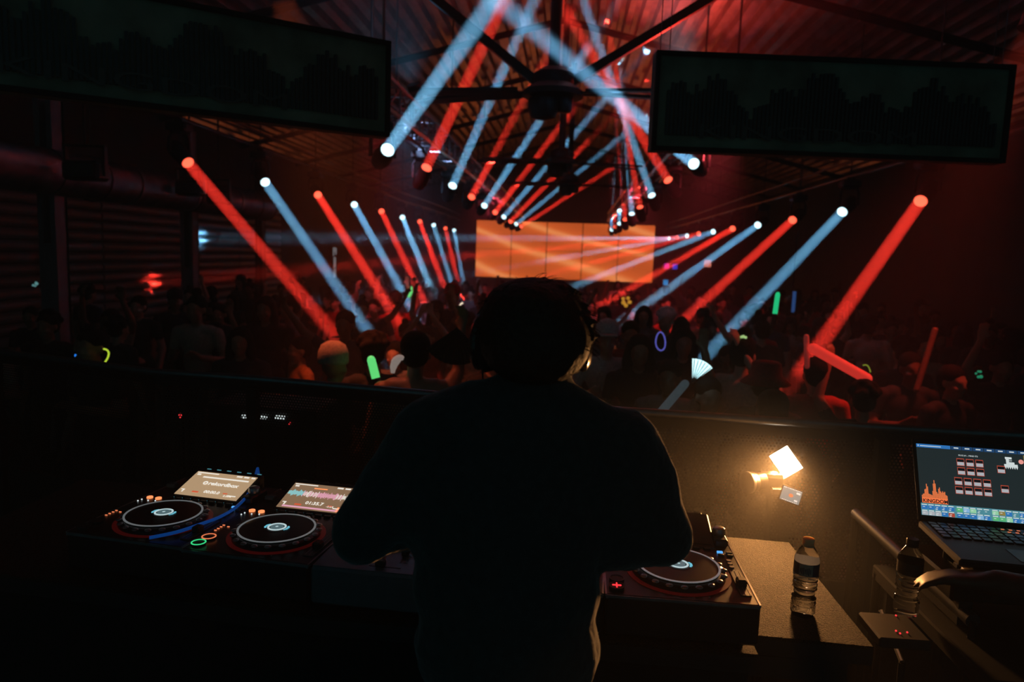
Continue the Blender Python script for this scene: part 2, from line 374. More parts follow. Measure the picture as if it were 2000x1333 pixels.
# ------------------------------------------------------------------ hanging logo panels
def logo_panel(A, B, ztop, width, label, flip):
    d = (B - A); d.z = 0; d.normalize(); nrm = Vector((d.y, -d.x, 0)) if (d.y * 0 + -d.x * (-1)) * 0 + 1 else None
    nrm = d.cross(Vector((0, 0, 1)));
    if nrm.y > 0: nrm = -nrm
    h = ztop - A.z; X = Matrix((( d.x, nrm.x, 0, A.x), (d.y, nrm.y, 0, A.y), (0, 0, 1, A.z), (0, 0, 0, 1)))   # x along, y towards the booth
    r = empty('logo_panel', X, label, 'sign panel', 'logo panels hung over the booth')
    MB().box((width / 2, -.06, h / 2), (width, .1, h)).obj('panel_body', M['led_face'], r)
    f = MB()
    for c_, s_ in (((width / 2, .0, .012), (width, .03, .024)), ((width / 2, 0, h - .012), (width, .03, .024)), ((.012, 0, h / 2), (.024, .03, h - .05)), ((width - .012, 0, h / 2), (.024, .03, h - .05))): f.box(c_, s_)
    f.obj('rim', M['matte'], r)
    b = MB(); n = 84; rnd = random.Random(3)
    for i in range(n):
        u = (i + .5) / n; env = .50 + .20 * math.sin(u * 17) + .12 * math.sin(u * 41 + 1) + .15 * math.sin(u * PI) + rnd.uniform(-.08, .1)
        hh = max(.25, min(.9, env)) * (h - .14); b.box((.07 + u * (width - .14), 0, .09 + hh / 2), ((width - .14) / n * .62, .02, hh))
    o = b.obj('slats', M['led_bar'], r); o['kind'] = 'stuff'
    # letters: read left to right from the booth
    sgn = -1 if (ROT.inverted() @ d).x < 0 else 1
    ex = Vector((sgn, 0, 0)); start = width * .12 if sgn > 0 else width * .88
    T = Matrix(((sgn, 0, 0, start), (0, 0, -(-1) * 1, .016), (0, 1, 0, .075), (0, 0, 0, 1)))
    if sgn < 0: T = Matrix(((-1, 0, 0, start), (0, 0, 1, .016), (0, 1, 0, .075), (0, 0, 0, 1)))
    text_mesh('lettering', 'KINGDOM', .12, M['led_txt'], r, T @ Matrix.Scale(2.3, 4, Vector((1, 0, 0))), .002)
    for x in (.03, width - .1):
        q = X @ Vector((x, -.05, h)); top = RIDGE - (RIDGE - EAVE) * abs(q.x - X0) / 7.85
        for dx in (0, .055): MB().rod((x + dx, -.05, h - .01), (x + dx, -.05, h + top - q.z), .0028, n=5).obj('wire', M['silver'], r)
    return r
A = P(760, 268, 4.2); B = PZ(380, 222, A.z); T_ = P(770, 88, 4.2)
logo_panel(A, B, T_.z, 2.15, 'dim equaliser-logo panel hung on wires, the one that slopes toward us on the left', -1)
A = P(1272, 293, 4.2); B = PZ(1640, 307, A.z); T_ = P(1280, 105, 4.2)
logo_panel(A, B, T_.z, 2.1, 'black equaliser-logo panel hung on wires, the one square-on above the right moving heads', 1)

# ------------------------------------------------------------------ spiral duct on the left
def PX(px, py, x): r = ray(px, py); return CAM + r * (x / r.x)
De = PX(516, 404, -5.6); D0 = Vector((-5.6, 4.6, De.z)); Rd = .24
du = empty('air_duct', De, 'round spiral metal duct hung along the left wall', 'duct')
L = De.y - D0.y; n = int(L / 1.25)
for k in range(n):
    y1 = -k * L / n; y0 = y1 - L / n
    m = MB(); prof = []
    X = Matrix.Translation((0, y0, 0)) @ Vector((0, 1, 0)).to_track_quat('Z', 'X').to_matrix().to_4x4()
    for j in range(13): t = j / 12 * (L / n); prof += [(Rd, t), (Rd + .004, t + .008)] if j < 12 else [(Rd, t)]
    m.lathe([(Rd + .014, 0), (Rd + .014, .03)] + [(r_, z_) for r_, z_ in prof if z_ > .035], 28, 0, X).obj('duct_section', M['duct'], du, smooth=True)
MB().lathe([(Rd + .01, -.03), (Rd + .02, 0), (Rd * .96, .05), (Rd * .5, .07), (.02, .075)], 28, 0, Vector((0, 1, 0)).to_track_quat('Z', 'X').to_matrix().to_4x4()).obj('end_cap', M['duct'], du, smooth=True)
for k in range(4):
    y = -.6 - k * 2.1; top = RIDGE - (RIDGE - EAVE) * abs(-5.6 - X0) / 7.85 - De.z
    h = MB(); h.tube([(Rd * 1.08 * math.cos(a), y, Rd * 1.08 * math.sin(a)) for a in [PI * 2 * i / 16 for i in range(16)]], .008, 5, closed=True).rod((0, y, Rd), (0, y, top), .006, n=5)
    h.obj('hanger_strap', M['darksteel'], du)
# dark floodlights hung in front of the duct
for (px, py, x, wd, lab) in ((168, 334, -5.0, .40, 'black floodlight hung before the duct, biggest and nearest of the three'), (372, 368, -5.1, .34, 'black square-bodied floodlight hung before the middle of the duct'), (428, 386, -5.1, .3, 'black floodlight hung before the duct, next to its capped end')):
    p = PX(px, py, x); r = empty('floodlight', p, lab, 'floodlight', 'floodlights hung before the duct')
    MB().box((0, 0, 0), (wd, .22, .2), bev=.03).obj('body', M['black'], r)
    for sx in (-1, 1): MB().box((sx * (wd / 2 + .012), 0, .1), (.02, .05, .3)).obj('yoke_arm', M['black'], r)
    top = RIDGE - (RIDGE - EAVE) * abs(x - X0) / 7.85 - p.z
    MB().box((0, 0, .25), (wd + .05, .05, .02)).obj('yoke_bar', M['black'], r); MB().rod((0, 0, .25), (0, 0, top), .015, n=6).obj('drop_pipe', M['black'], r)
    MB().box((0, -.115, 0), (wd - .08, .02, .13)).obj('glass', M['led_bar'], r)

# ------------------------------------------------------------------ corrugated cladding bays on the left wall (the right-hand beams land here)
wl = bpy.data.objects['wall_left']; rib = None
def rib_mesh(L):
    m = MB(); n = 8; vs = []
    for y in (0, L):
        for i in range(n + 1): t = PI * i / n - PI / 2; vs.append((.075 * math.cos(t), y, .078 * math.sin(t)))
    fs = [(i, i + 1, n + 2 + i, n + 1 + i) for i in range(n)]
    return m.add(vs, fs + [tuple(range(n + 1)), tuple(range(2 * n + 1, n, -1))])
rm = None
for bay in range(5):
    for k in range(20):
        loc = Vector((XL, 6.5 + bay * 2.5, -.35 + k * .17)) - wl.location
        if rm is None: o = rib_mesh(2.46).obj('cladding_rib', M['shutter'], wl, smooth=True); rm = o.data
        else: o = bpy.data.objects.new('cladding_rib', rm); COL.objects.link(o); o.parent = wl
        o.location = loc
# wall banner, exit sign
b0 = PX(654, 484, XL + .12); b1 = PX(651, 543, XL + .12)
bn = empty('wall_banner', Vector((XL + .1, b0.y, b1.z)), 'narrow vertical banner with white lettering high on the left wall', 'banner')
hh = b0.z - b1.z
MB().box((0, 0, hh / 2), (.03, .62, hh + .1)).obj('cloth', M['matte'], bn)
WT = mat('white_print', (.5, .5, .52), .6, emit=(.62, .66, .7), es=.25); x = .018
MB().box((x, 0, hh * .97), (.006, .34, hh * .06)).box((x, -.12, hh * .83), (.006, .1, hh * .22)).box((x, .12, hh * .85), (.006, .1, hh * .17)).box((x, .0, hh * .89), (.006, .12, hh * .06)).box((x, 0, hh * .50), (.006, .22, hh * .36)).box((x, 0, hh * .15), (.006, .26, hh * .29)).obj('print', WT, bn)
e = P(1382, 515, 27.5); ex = empty('exit_sign', e, 'small square glowing pink sign right of the orange wall', 'sign')
MB().box((0, 0, 0), (.26, .05, .26), bev=.01).obj('sign_face', mat('pink_sign', (.3, .1, .1), .4, emit=(1, .28, .2), es=.9), ex)
MB().rod((0, .0, .12), (0, 0, RIDGE - (RIDGE - EAVE) * abs(e.x - X0) / 7.85 - e.z), .01, n=6).obj('hanger', M['darksteel'], ex)
# small blue and violet stage lamps beyond the crowd
for px, py, c_, lab, cc in ((1300, 552, (.02, .3, .75), 'small blue lamp glowing right of the video wall', 'blue'), (1318, 521, (.05, .06, .8), 'small deep-blue lamp above the other one right of the video wall', 'deep'), (1302, 520, (.7, .03, .5), 'small magenta lamp crossed by a red beam near the video wall', 'magenta'), (1550, 590, (.05, .16, .5), 'dim blue vertical tube lamp behind the raised green stick', 'tube')):
    p = P(px, py, 22 if cc != 'tube' else 12); r = empty('par_can', p, lab, 'stage light')
    h_ = .16 if cc != 'tube' else .35
    MB().lathe([(.05, .0), (.1, .03), (.1, .2)], 14, 0, Vector((0, 1, 0)).to_track_quat('Z', 'X').to_matrix().to_4x4()).obj('can', M['black'], r)
    MB().box((0, -.01, 0), (.14 if cc != 'tube' else .05, .02, h_)).obj('lens', mat('lamp_' + cc, (.05, .05, .05), .3, emit=c_, es=.8 if cc != 'tube' else .35), r)
    MB().rod((0, .1, .05), (0, .1, RIDGE - (RIDGE - EAVE) * abs(p.x - X0) / 7.85 - p.z), .01, n=6).obj('hanger', M['darksteel'], r)
# made-up wash lamps, added near the trusses to tint the crowd and haze
for k, (x, y, z, tx, ty, wt, col) in enumerate(((-2.2, 9.0, 3.5, -1.5, 14, 11, (.35, .5, .9)), (1.9, 9.0, 3.5, 1.5, 13, 20, (1, .07, .09)), (-1.9, 4.7, 3.4, -1.35, 5.2, 9, (1, .15, .05)), (3.0, 5.2, 3.4, 2.2, 5.3, 7, (1, .08, .04)), (1.8, 17, 3.5, .5, 24, 24, (1, .07, .10)), (-2.2, 17, 3.5, -1, 24, 22, (1, .07, .12)), (-2.35, 8.4, 3.45, -2.4, 11.0, 9, (1, .06, .07)))):
    p = Vector((x, y, z)); d = (Vector((tx, ty, .9)) - p).normalized()
    r = empty('added_wash_light', p, ['added blue wash lamp on the left truss over mid crowd', 'added red wash lamp on the right truss over mid crowd', 'added orange wash lamp hung near the booth on the left', 'added red wash lamp hung near the booth on the right', 'added red wash lamp on the right truss toward the video wall', 'added red wash lamp on the left truss toward the video wall', 'added red wash lamp under the left truss tilted at the left of the crowd'][k], 'stage light')
    MB().lathe([(.05, -.22), (.1, -.18), (.1, .0), (.085, .0)], 16, 0, d.to_track_quat('Z', 'Y').to_matrix().to_4x4()).obj('can', M['black'], r, smooth=True)
    MB().rod((0, 0, .0), (0, 0, RIDGE - (RIDGE - EAVE) * abs(x - X0) / 7.85 - z), .012, n=6).obj('drop_pipe', M['darksteel'], r)
    area_light('wash', p + d * .03, d, .15, wt, col, 52 if k in (2, 3) else 60, r)

# made-up up-lights, added on the trusses to brighten the roof deck
for k, (x, y, z, tx, ty, wt, col, sp) in enumerate(((1.75, 10.0, 3.75, 1.2, 7.6, 55, (1, .045, .03), 110), (1.6, 13.0, 3.8, .9, 11.0, 40, (1, .07, .05), 100), (1.25, 8.6, 3.75, .8, 8.4, 16, (.45, .8, 1), 60), (-1.9, 8.6, 3.75, -2.4, 7.4, 12, (.12, .4, .7), 110))):
    p = Vector((x, y, z)); d = (Vector((tx, ty, 5.9)) - p).normalized()
    r = empty('added_up_light', p, ['added red up-light on the near end of the right truss', 'added red up-light on the right truss beyond the first one', 'added small white-blue up-light on the right truss', 'added dim blue up-light on the left truss'][k], 'stage light')
    MB().lathe([(.04, -.18), (.08, -.15), (.085, .0), (.07, .0)], 16, 0, d.to_track_quat('Z', 'Y').to_matrix().to_4x4()).obj('can', M['black'], r, smooth=True)
    MB().rod((0, 0, -.1), (0, 0, -.62), .012, n=6).obj('clamp', M['darksteel'], r)
    area_light('wash', p + d * .02, d, .13, wt, col, sp, r)
# ------------------------------------------------------------------ people: one continuous surface grown from a posed skeleton
SKIN = [mat('skin_%s' % n, c_, .45, noise=.08, scale=8) for n, c_ in (('tan', (.42, .23, .15)), ('brown', (.2, .1, .06)), ('pale', (.6, .38, .28)))]
CL = {n: mat('cloth_' + n, c_, .85, noise=.2, scale=60, bump=.3) for n, c_ in dict(black=(.015, .015, .017), charcoal=(.04, .04, .045), navy=(.02, .025, .05), grey=(.16, .16, .17), white=(.65, .66, .62), red=(.4, .03, .03), orange=(.7, .25, .08), cream=(.5, .42, .34), denim=(.05, .07, .12)).items()}
HAIR = mat('dark_hair', (.012, .009, .008), .8, noise=.5, scale=90, bump=.6, spec=.15); HAIRW = mat('white_hair', (.7, .7, .7), .6, noise=.3, scale=90)
SHOE = mat('shoe_black', (.02, .02, .02), .5)
class Body:
    def __init__(s): s.p = []
    def cap(s, a, b, ra, rb=None, t=0): s.p.append(('c', Vector(a), Vector(b), ra, ra if rb is None else rb, t)); return s
    def ell(s, c, r, t=0, X=None): s.p.append(('e', Vector(c), Vector(r), X or Matrix.Identity(3), 0, t)); return s
    def limb(s, pts, rs, t=0):
        for i in range(len(pts) - 1): s.cap(pts[i], pts[i + 1], rs[i], rs[i + 1], t if isinstance(t, int) else t[i])
        return s
    def hand(s, w, d, side, curl=.35, palm=None, t=0, sc=1.0):   # w wrist, d pointing direction, side: thumb direction
        d = Vector(d).normalized(); th = Vector(side); th = (th - th.dot(d) * d).normalized(); n = d.cross(th)
        if palm is not None and n.dot(Vector(palm)) < 0: n = -n
        w = Vector(w)
        for k in range(4):
            o = th * (.030 - .020 * k) * sc; base = w + d * .085 * sc + o * .95
            s.cap(w + d * .015 * sc + o * .5, base, .015 * sc, .0115 * sc, t)
            L = (.042, .047, .043, .034)[k] * sc; d1 = (d * math.cos(curl) + n * math.sin(curl)); d2 = (d * math.cos(2.2 * curl) + n * math.sin(2.2 * curl))
            m = base + d1 * L + th * (.010 - .006 * k) * sc; s.cap(base, m, .0095 * sc, .0085 * sc, t); s.cap(m, m + d2 * L * .85, .0085 * sc, .007 * sc, t)
        b = w + d * .03 * sc + th * .026 * sc; m = b + (d * .6 + th * .8) * .035 * sc; s.cap(b, m, .013 * sc, .010 * sc, t); s.cap(m, m + (d * .9 + th * .4 + n * .2).normalized() * .03 * sc, .010 * sc, .008 * sc, t)
        return s
    def head(s, c, fwd=(0, -1, 0), up=(0, 0, 1), sc=1.0, t=0):
        f = Vector(fwd).normalized(); u = Vector(up); u = (u - u.dot(f) * f).normalized(); r = f.cross(u); X = Matrix((r, f, u)).transposed(); c = Vector(c)
        g = lambda x, y, z: c + X @ Vector((x, y, z)) * sc
        e = lambda p, q: s.ell(g(*p), Vector(q) * sc, t, X)
        e((0, -.012, .03), (.077, .098, .095)); e((0, .025, -.04), (.058, .062, .072)); e((0, .045, -.085), (.036, .036, .03))
        e((0, .09, -.012), (.013, .022, .026)); e((0, .102, -.028), (.017, .013, .012)); e((0, .083, .022), (.055, .012, .012))
        e((0, .08, -.062), (.026, .014, .009)); e((0, .078, -.072), (.023, .014, .008))
        for sx in (-1, 1): e((sx * .08, -.005, -.01), (.010, .018, .032)); e((sx * .04, .06, -.035), (.022, .03, .02)); e((sx * .031, .083, .003), (.016, .010, .008))
        return s
    def build(s, voxel=.014, smooth=4):
        m = MB()
        for k, a, b, ra, rb, t in s.p:
            if k == 'c':
                d = b - a; L = max(d.length, 1e-4); q = d.to_track_quat('Z', 'Y').to_matrix().to_4x4() if d.length > 1e-5 else Matrix.Identity(4)
                pr = [(max(.02 * ra, ra * math.cos(x)), ra * math.sin(x)) for x in (-1.55, -1.1, -.6, -.2)] + [(rb * math.cos(x), L + rb * math.sin(x)) for x in (.2, .6, 1.1)] + [(.02 * rb, L + rb)]
                m.lathe(pr, 14, 0, Matrix.Translation(a) @ q)
            else: m.ball(a, tuple(b), 0, ra.to_4x4(), 16, 10)
        o = m.obj('tmp', HAIR); mo = o.modifiers.new('r', 'REMESH'); mo.mode = 'VOXEL'; mo.voxel_size = voxel; mo.adaptivity = 0
        sm = o.modifiers.new('s', 'SMOOTH'); sm.factor = .5; sm.iterations = smooth
        me = bpy.data.meshes.new_from_object(o.evaluated_get(bpy.context.evaluated_depsgraph_get())); bpy.data.objects.remove(o)
        n = len(me.polygons); C = np.zeros(n * 3); me.polygons.foreach_get('center', C); C = C.reshape(-1, 3)
        best = np.full(n, 1e9); tg = np.zeros(n, int)
        for k, a, b, ra, rb, t in s.p:
            if k == 'c':
                A, D = np.array(a), np.array(b - a); u = np.clip(((C - A) @ D) / max(D @ D, 1e-9), 0, 1)
                d = np.linalg.norm(C - A - u[:, None] * D, axis=1) - (ra + (rb - ra) * u)
            else:
                Q = (C - np.array(a)) @ np.array(ra) / np.array(b); d = (np.linalg.norm(Q, axis=1) - 1) * min(b)
            k_ = d < best; best[k_] = d[k_]; tg[k_] = t
        me.materials.clear()
        for _ in range(4): me.materials.append(CL['black'])
        me.polygons.foreach_set('material_index', tg.tolist()); me.polygons.foreach_set('use_smooth', [True] * n)
        return me
V = Vector
def figure(arms='down', lean=0.0, wide=1.0):        # faces -Y, feet at z=0, 1.74 m
    b = Body(); l = lean
    b.ell((0, .0, .98), (.155 * wide, .11, .13), 2).ell((0, -.005, 1.16), (.135 * wide, .10, .16), 1).ell((l * .3, 0, 1.33), (.165 * wide, .105, .15), 1)
    b.cap((-.12 * wide + l * .4, 0, 1.43), (.12 * wide + l * .4, 0, 1.43), .062, None, 1).cap((l * .4, .005, 1.42), (l * .5, -.01, 1.54), .052, .047, 0)
    b.head((l * .6, -.02, 1.625))
    for sx in (-1, 1):
        b.limb([(sx * .09, 0, .95), (sx * .105, -.015, .52), (sx * .11, .02, .1)], [.085, .058, .042], 2); b.cap((sx * .11, .03, .045), (sx * .125, -.13, .035), .042, .036, 3)
        sh = V((sx * .185 * wide + l * .4, 0, 1.41)); a = arms if isinstance(arms, str) else arms[(sx + 1) // 2]
        if a == 'down': el, wr, hd = V((sx * .25, .03, 1.14)), V((sx * .25, -.06, .9)), (0, -.15, -1)
        elif a == 'bent': el, wr, hd = V((sx * .26, .02, 1.16)), V((sx * .14, -.22, 1.22)), (-sx * .5, -.6, .4)
        elif a == 'up': el, wr, hd = V((sx * .30, -.06, 1.62)), V((sx * .24, -.12, 1.86)), (-sx * .1, 0, 1)
        elif a == 'reach': el, wr, hd = V((sx * .36, -.06, 1.56)), V((sx * .50, -.12, 1.78)), (sx * .4, 0, 1)
        elif a == 'fan': el, wr, hd = V((sx * .24, -.10, 1.52)), V((sx * .25, -.14, 1.75)), (sx * .1, 0, 1)
        elif a == 'high': el, wr, hd = V((sx * .24, -.05, 1.66)), V((sx * .07, -.1, 1.9)), (-sx * .3, 0, 1)
        b.limb([sh, sh.lerp(el, .55), el, wr], [.06, .050, .040, .028], [1, 0, 0]); b.hand(wr, hd, (-sx * .8, -.5, 0), t=0)
    return b
PROTO = {}; HEADX = {}
for name, kw in dict(down={}, bent=dict(arms='bent'), mix=dict(arms=('down', 'bent'), lean=.05), rup=dict(arms=('bent', 'up')), lup=dict(arms=('up', 'down'), lean=-.04), both=dict(arms='up'), reach=dict(arms=('down', 'reach')), lreach=dict(arms=('reach', 'down')), lfan=dict(arms=('fan', 'down')), high=dict(arms='high'), broad=dict(wide=1.2)).items():
    PROTO[name] = figure(**kw).build(.0125); HEADX[name] = kw.get('lean', 0) * .6
def hair_mesh(style):
    b = Body(); c = V((0, -.02, 1.625))
    b.ell(c + V((0, .02, .05)), (.088, .1, .088)); 
    if style in ('short', 'bun', 'curly'): b.ell(c + V((0, .045, .0)), (.082, .07, .075))
    if style == 'bun': b.ell(c + V((0, .02, .16)), (.045, .045, .04))
    if style == 'curly':
        rnd = random.Random(5)
        for _ in range(26): a = rnd.uniform(0, 2 * PI); e = rnd.uniform(0, 1.4); b.ell(c + V((.095 * math.cos(a) * math.cos(e), .02 + abs(.1 * math.sin(a) * math.cos(e)) * (1 if math.sin(a) > 0 else -.3), .05 + .095 * math.sin(e))), (.03, .03, .03))
    if style == 'long':
        b.ell(c + V((0, .05, -.05)), (.092, .07, .15))
        for sx in (-1, 1): b.limb([c + V((sx * .07, .0, .05)), c + V((sx * .095, .01, -.08)), c + V((sx * .10, -.01, -.24))], [.035, .035, .025])
    me = b.build(.011, 3); me.materials.clear(); me.materials.append(HAIR); me.polygons.foreach_set('material_index', [0] * len(me.polygons)); return me
HM = {s_: hair_mesh(s_) for s_ in ('short', 'bun', 'curly', 'long')}
def hat_mesh(kind):
    c = (0, .0, 1.70)
    if kind == 'bucket': m = MB().lathe([(.15, -.055), (.155, -.05), (.098, .0), (.088, .075), (.07, .085), (.01, .088)], 24, 0, Matrix.Translation(c)).obj('t', CL['red'])
    elif kind == 'beanie': m = MB().lathe([(.098, -.04), (.102, -.02), (.1, .03), (.08, .08), (.04, .105), (.01, .11)], 20, 0, Matrix.Translation(c)).obj('t', CL['cream'])
    else:
        b = MB().lathe([(.096, -.03), (.098, .0), (.09, .05), (.06, .085), (.01, .1)], 20, 0, Matrix.Translation(c)); b.box((0, -.14, 1.68), (.14, .12, .014), bev=.006); m = b.obj('t', CL['black'])
    me = m.data; bpy.data.objects.remove(m); me.polygons.foreach_set('use_smooth', [True] * len(me.polygons)); return me
HATS = {k: hat_mesh(k) for k in ('bucket', 'beanie', 'cap')}
def person(pos, h, pose, shirt, label, hair='short', hat=None, hatm=None, skin=0, face=0.0, group=None, trousers='black', hairm=None):
    o = bpy.data.objects.new('person', PROTO[pose]); COL.objects.link(o); s_ = h / 1.74
    o.location = pos; o.rotation_euler = (0, 0, face); o.scale = (s_ * .98 + .02, s_ * .98 + .02, s_)
    for i, m in enumerate((SKIN[skin], CL[shirt] if isinstance(shirt, str) else shirt, CL[trousers], SHOE)): o.material_slots[i].link = 'OBJECT'; o.material_slots[i].material = m
    tag(o, label, 'person', group)
    if hair: 
        q = bpy.data.objects.new('hair', HM[hair]); COL.objects.link(q); q.parent = o; q.location.x = HEADX[pose]
        if hairm: q.material_slots[0].link = 'OBJECT'; q.material_slots[0].material = hairm
    if hat:
        q = bpy.data.objects.new('hat', HATS[hat]); COL.objects.link(q); q.parent = o; q.location.x = HEADX[pose]
        if hatm: q.material_slots[0].link = 'OBJECT'; q.material_slots[0].material = hatm
    return o
taken = []
def at_head(px, py, d, **k):      # stands on the crowd floor with the top of the head at that height
    p = P(px, py, d); taken.append((p.x, p.y)); h = max(1.45, min(2.05, p.z - ZF - .01)); return person(V((p.x, p.y, ZF)), h, **k)
at_head(258, 590, 9.2, pose='down', shirt='white', label='person in a pale lit tank top standing alone by the left wall', hair='short', face=.5, skin=2)
at_head(60, 600, 8.2, pose='down', shirt='black', label='dim bare-armed person at the left edge beyond the booth rail', face=.3)
at_head(95, 612, 6.6, pose='broad', shirt='black', label='dark broad person in front of the white-footed column', hair='curly')
at_head(180, 645, 5.2, pose='mix', shirt='charcoal', label='dim person wearing the yellow glow necklace', face=-.3)
at_head(385, 578, 7.0, pose='bent', shirt='cream', label='tall person with a hair bun and bare orange-lit shoulders, below the lit column', hair='bun', skin=0)
at_head(430, 595, 8.6, pose='down', shirt='navy', label='dark person just right of the tall one with the hair bun', hair='short')
at_head(520, 580, 7.4, pose='broad', shirt='black', label='dark broad person left of the blue-lit face', hair='long')
at_head(570, 578, 8.0, pose='bent', shirt='grey', label='person whose blue-white lit face shows beside the near red beam', face=-1.1, skin=2)
at_head(587, 658, 6.2, pose='mix', shirt='orange', label='person in orange-lit shirt right behind the booth rail', face=-.9, skin=0)
at_head(470, 640, 6.0, pose='down', shirt='charcoal', label='dark person left of the orange-lit one at the rail', hair='long', face=.2)
at_head(675, 608, 6.6, pose='lreach', shirt='charcoal', label='brown-faced person with a raised forearm under the near red beam', skin=1)
at_head(651, 683, 4.7, pose='down', shirt='black', label='person in black with a pale beanie, back at the rail', hat='beanie', face=3.0, hair=None)
at_head(738, 657, 5.0, pose='mix', shirt='black', label='dark-haired person behind the thick green light stick', face=3.3, hair='curly')
at_head(772, 668, 6.1, pose='bent', shirt='grey', label='red-faced person in the gap right of the green light stick', skin=2)
at_head(812, 650, 4.4, pose='lfan', shirt=SKIN[0], label='bare-shouldered person with raised arm lifting the folding fan', hair='short', face=PI + .1, skin=0)
at_head(835, 640, 7.6, pose='high', shirt='red', label='person with both red-lit hands joined overhead', skin=2)
at_head(884, 560, 9.4, pose='broad', shirt='charcoal', label='big dark person in a red-lit cap, left of the booth headphones', hat='cap', hatm=CL['red'], hair='short')
at_head(735, 585, 9.8, pose='lup', shirt='charcoal', label='dancer with one arm up between the second red and blue beams', skin=2)
at_head(770, 570, 11.5, pose='both', shirt='black', label='dancer with both arms up just left of the small green stick')
at_head(930, 620, 6.9, pose='bent', shirt='cream', label='person half hidden behind the folding fan', skin=1, hair='long')
at_head(1187, 634, 6.0, pose='bent', shirt='white', label='person in a blue-white lit cap beside the headphones', hat='cap', hatm=CL['white'], skin=2)
at_head(1226, 628, 6.8, pose='mix', shirt='red', label='red-faced person right of the blue-white cap', skin=0)
at_head(1250, 655, 5.6, pose='down', shirt='black', label='long-haired person in black right of centre', hair='long')
at_head(1302, 606, 8.2, pose='down', shirt='charcoal', label='person with bright white hair by the pink and blue glow ring', hairm=HAIRW, skin=2, hair='curly')
at_head(1336, 642, 6.2, pose='bent', shirt='black', label='long-haired person facing us right of the glow ring', hair='long', skin=0)
at_head(1385, 738, 4.5, pose='down', shirt='grey', label='short-haired person with deep red face at the rail, under the white fan light', skin=2, face=.15)
at_head(1310, 705, 5.0, pose='rup', shirt='grey', label='person holding up the white fan light', skin=1, face=-.3)
at_head(1452, 660, 5.2, pose='broad', shirt='cream', label='dark-haired person with pale shoulder and green hair light', hair='bun', face=2.7, skin=2)
at_head(1497, 717, 4.5, pose='down', shirt='charcoal', label='person in an orange-red bucket hat', hat='bucket', face=2.9, hair='short')
at_head(1512, 764, 3.9, pose='broad', shirt='black', label='dark rounded head with a red rim right behind the video light', face=3.1, hair='short')
at_head(1597, 700, 5.0, pose='reach', shirt='red', label='red-lit person under the glowing foam tubes', face=PI, skin=2)
at_head(1690, 752, 4.8, pose='rup', shirt='black', label='dim person gripping the lower end of the red foam tube', face=PI - .2, hair='curly')
at_head(1780, 690, 5.6, pose='bent', shirt='charcoal', label='dim person right of the red foam tube', skin=1)
at_head(1860, 715, 5.2, pose='down', shirt='black', label='dim bareheaded person above the laptop screen', skin=0, face=.4)
at_head(1955, 690, 6.0, pose='both', shirt='black', label='barely lit person with raised arms at the right edge', skin=0)
# the rest of the crowd, back to the video wall
rnd = random.Random(11); poses = ['down', 'bent', 'mix', 'rup', 'lup', 'both', 'reach', 'down', 'bent', 'broad']; cnt = 0
y = 5.6; used = set()
while y < 28.5 and cnt < 175:
    half = 6.9 if y > 8 else 3.6 + y * .4; x = -half + rnd.uniform(0, .6)
    while x < half:
        xx = x + rnd.uniform(-.14, .14); yy = y + rnd.uniform(-.22, .22)
        hgt = rnd.uniform(1.52, 1.80); pz = V((xx, yy, ZF + hgt)); v = ROT.inverted() @ (pz - CAM); px = 1000 + F * v.x / -v.z
        if all((xx - a) ** 2 + (yy - b_) ** 2 > .22 for a, b_ in taken) and -60 < px < 2060 and rnd.random() < (.86 if y > 7.4 else .8) and not (px < 330 and yy < 12 and rnd.random() < .6):
            ps = rnd.choice(poses); 
            if ps in ('both', 'rup', 'lup', 'reach') and rnd.random() < .55: ps = 'mix'
            zone = 'far end under the orange wall' if yy > 19 else ('middle of the floor' if yy > 10.5 else 'front of the floor')
            side = 'left' if px < 760 else ('right' if px > 1250 else 'centre')
            for _try in range(40):
                sh = rnd.choice(['black', 'black', 'charcoal', 'navy', 'grey', 'charcoal', 'red', 'cream']); hr = rnd.choice(['short', 'short', 'curly', 'long', 'bun']); ht = rnd.choice([None] * 6 + ['cap'])
                act = dict(down='arms down', bent='hands held up front', mix='one hand up front', rup='one arm up', lup='one arm up', both='both arms up', reach='arm stretched out', broad='broad build')[ps]
                hd = 'black cap' if ht else dict(short='short hair', curly='curly hair', long='long hair', bun='hair bun')[hr]
                lab = 'clubgoer, %s top, %s, %s, %s, %s' % (sh, hd, act, zone, side)
                if lab not in used: break
            used.add(lab)
            person(V((xx, yy, ZF)), hgt, ps, sh, lab, hair=hr, hat=ht, skin=rnd.randrange(3), face=rnd.uniform(-.6, .6) + (PI if rnd.random() < .25 else 0), group='clubgoers at the %s, %s' % (zone, side))
            taken.append((xx, yy)); cnt += 1
        x += rnd.uniform(.62, .98) if y < 14 else rnd.uniform(.85, 1.25)
    y += .78 if y < 12 else 1.25

# ------------------------------------------------------------------ things held in the crowd
def emis(n, c_, e): return mat(n, tuple(.4 * v for v in c_), .4, emit=c_, es=e)
GREEN = emis('green_glow', (.16, .95, .25), .75); YEL = emis('yellow_glow', (.6, .85, .05), .8); CY = emis('white_blue_glow', (.6, .95, 1), 1.6); GRN2 = emis('teal_green_glow', (.02, .8, .3), .7)
def stick(x0, y0, x1, y1, d, r, m, label, name='light_stick', cat='light stick', d1=None, collar=True):
    a = P(x0, y0, d); b = P(x1, y1, d1 or d); r_ = empty(name, a, label, cat)
    MB().rod((0, 0, 0), b - a, r, n=14).ball((0, 0, 0), r * .98, n=12, k=6).ball(b - a, r * .98, n=12, k=6).obj('tube', m, r_, smooth=True)
    if collar: e = (b - a).normalized(); MB().rod(b - a - e * .05, b - a + e * .09, r * 1.06, n=14).obj('grip', M['black'], r_, smooth=True)
    return r_
